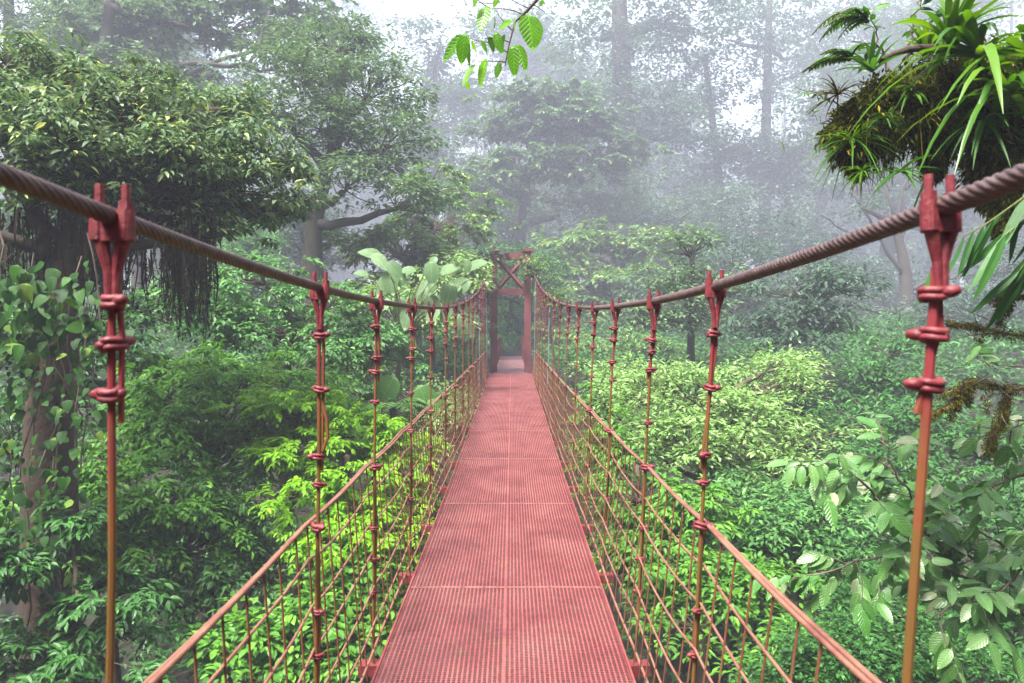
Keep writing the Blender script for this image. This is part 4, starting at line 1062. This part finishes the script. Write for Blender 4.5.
# mossy twigs
def mossy_twig(label, mains, n, ln):
    c = np.array(mains[0][0]); root = thing('mossy_twig', label, 'twig', c); tb, m = MB(), MB()
    for pts in mains:
        pts = np.array(pts); t0 = np.linspace(0, 1, len(pts)); tt = np.linspace(0, 1, 12)
        pp = np.stack([np.interp(tt, t0, pts[:, k]) for k in range(3)], -1); pp[1:-1] += rnd(10, 3) * .006
        tb.tube(pp, np.linspace(.012, .004, 12), 6)
        for i in range(5):
            k = rng.integers(3, 11); e = pp[k] + rnd(3) * (.12, .1, .07) - (.08, 0, 0); tb.tube(curve(pp[k], e, 5, .1), np.linspace(.004, .0015, 5), 4, False)
        moss_on(m, pp, .012 + .028 * rng.random(12) ** 2, n, ln, .9)
        for i in range(5):
            k = rng.integers(0, 10); moss_on(m, np.array([pp[k], pp[k] - UP * rng.uniform(.05, .16)]), (.03, .008), n // 8, ln, 1.2)
    tb.build('twig', M['twig'], root, c, True); m.build('moss', LM['goldmoss'], root, c)
d = 3.6
mossy_twig('gnarled twig tufted with golden moss, uppermost right of the right hanger', [[P(1060, 300, d), P(1020, 296, d), P(992, 300, d)], [P(1070, 345, d), P(1020, 335, d), P(975, 328, d), P(948, 322, d)]], 1900, .017)
mossy_twig('forked twig tufted with golden moss below the others, right of the right hanger', [[P(1060, 380, d), P(1010, 390, d), P(975, 380, d), P(940, 395, d)], [P(1010, 388, d), P(1000, 420, d), P(985, 450, d)], [P(975, 380, d), P(955, 400, d), P(925, 420, d)]], 1700, .017)
leafy_branch('leafy_twig', 'twig with a few pale blue green leaves among the mossy twigs', 'twig',
    [[P(1050, 370, 3.5), P(1000, 365, 3.5), P(960, 362, 3.5)]], 'pale', .12, T16, 'twig', P(1050, 370, 3.5), .16, .12, 4, .5, .006)

# ---- top centre twig
d = 3.0

root = thing('hanging_twig', 'bright green leafy twig hanging in from the top edge, mid frame', 'twig', P(560, -40, d)); off = np.array(root.location)
tb, lb = MB(), MB()
tb.tube([P(560, -40, d), P(540, -4, d), P(528, 10, d), P(515, 22, d), P(509, 45, d), P(505, 66, d)], (.008, .0075, .007, .005, .003, .002), 6)
for a, b in (((522, 14), (490, 8)), ((512, 30), (496, 10)), ((509, 42), (482, 38)), ((507, 52), (468, 38)), ((505, 62), (478, 62)), ((528, 8), (505, -6)), ((530, 4), (545, 12)), ((507, 55), (515, 48)), ((490, 8), (470, -10)), ((500, 2), (476, 2))):
    tb.tube(curve(P(*a, d), P(*b, d), 5, .08), np.linspace(.003, .0015, 5), 4, False)
tw = [((487, 6), (480, 27), .40), ((494, 11), (496, 28), .44), ((463, 34), (445, 58), .30), ((466, 33), (460, 62), .5), ((472, 40), (475, 52), .35), ((481, 40), (487, 52), .34), ((495, 32), (502, 52), .40), ((489, 36), (494, 50), .42), ((486, 58), (479, 84), .34), ((500, 62), (496, 77), .42), ((513, 45), (514, 74), .40), ((517, 44), (526, 68), .38), ((528, 14), (534, 45), .60), ((512, 20), (500, 27), .30), ((516, 18), (513, 33), .24), ((475, 64), (462, 82), .24), ((466, 82), (469, 88), .5), ((478, -8), (474, 5), .3), ((500, -8), (494, 6), .32), ((543, 0), (540, 6), .5), ((470, 42), (467, 66), .42), ((505, 34), (500, 50), .3)]
for a, b, wr in tw:
    A = P(*a, d - rng.uniform(0, .1)); B = P(*b, d - rng.uniform(0, .1)); L = np.linalg.norm(B - A)
    leaves(lb, A[None], nrm((B - A)[None]), nrm(np.array([(rng.normal(0, .3), -1, .5)])), L * 1.08, tmpl16(wr * .52, .05, .12))
lb.build('leaves', LM['twigleaf'], root, off, True); tb.build('stem', M['twig_dark'], root, off, True)

# ---- groups of repeats
GROUPS = {'forest_tree': 'hazy forest trees beyond the valley', 'understory_tree': 'small trees on the valley banks', 'shrub': 'shrubs below the bridge',
          'climbing_shrub': 'creepers on the red tower', 'climbing_vine': 'vines on the large left trunk', 'bromeliad': 'bromeliads on the mossy branch',
          'grassy_epiphyte': 'tufts growing on the mossy branch', 'epiphyte_fern': 'ferns on the mossy branch', 'mossy_twig': 'mossy twigs at the right edge',
          'leafy_branch': 'leafy branches at the lower right', 'leafy_twig': 'leafy twigs at the right', 'tree_fern': 'tree ferns on the left bank', 'broad_leaf_plant': 'broad leaved plants behind the left hangers'}
for o in list(COL.objects):
    st = o.name.split('.')[0]
    if o.parent is None and st in GROUPS: o['group'] = GROUPS[st]
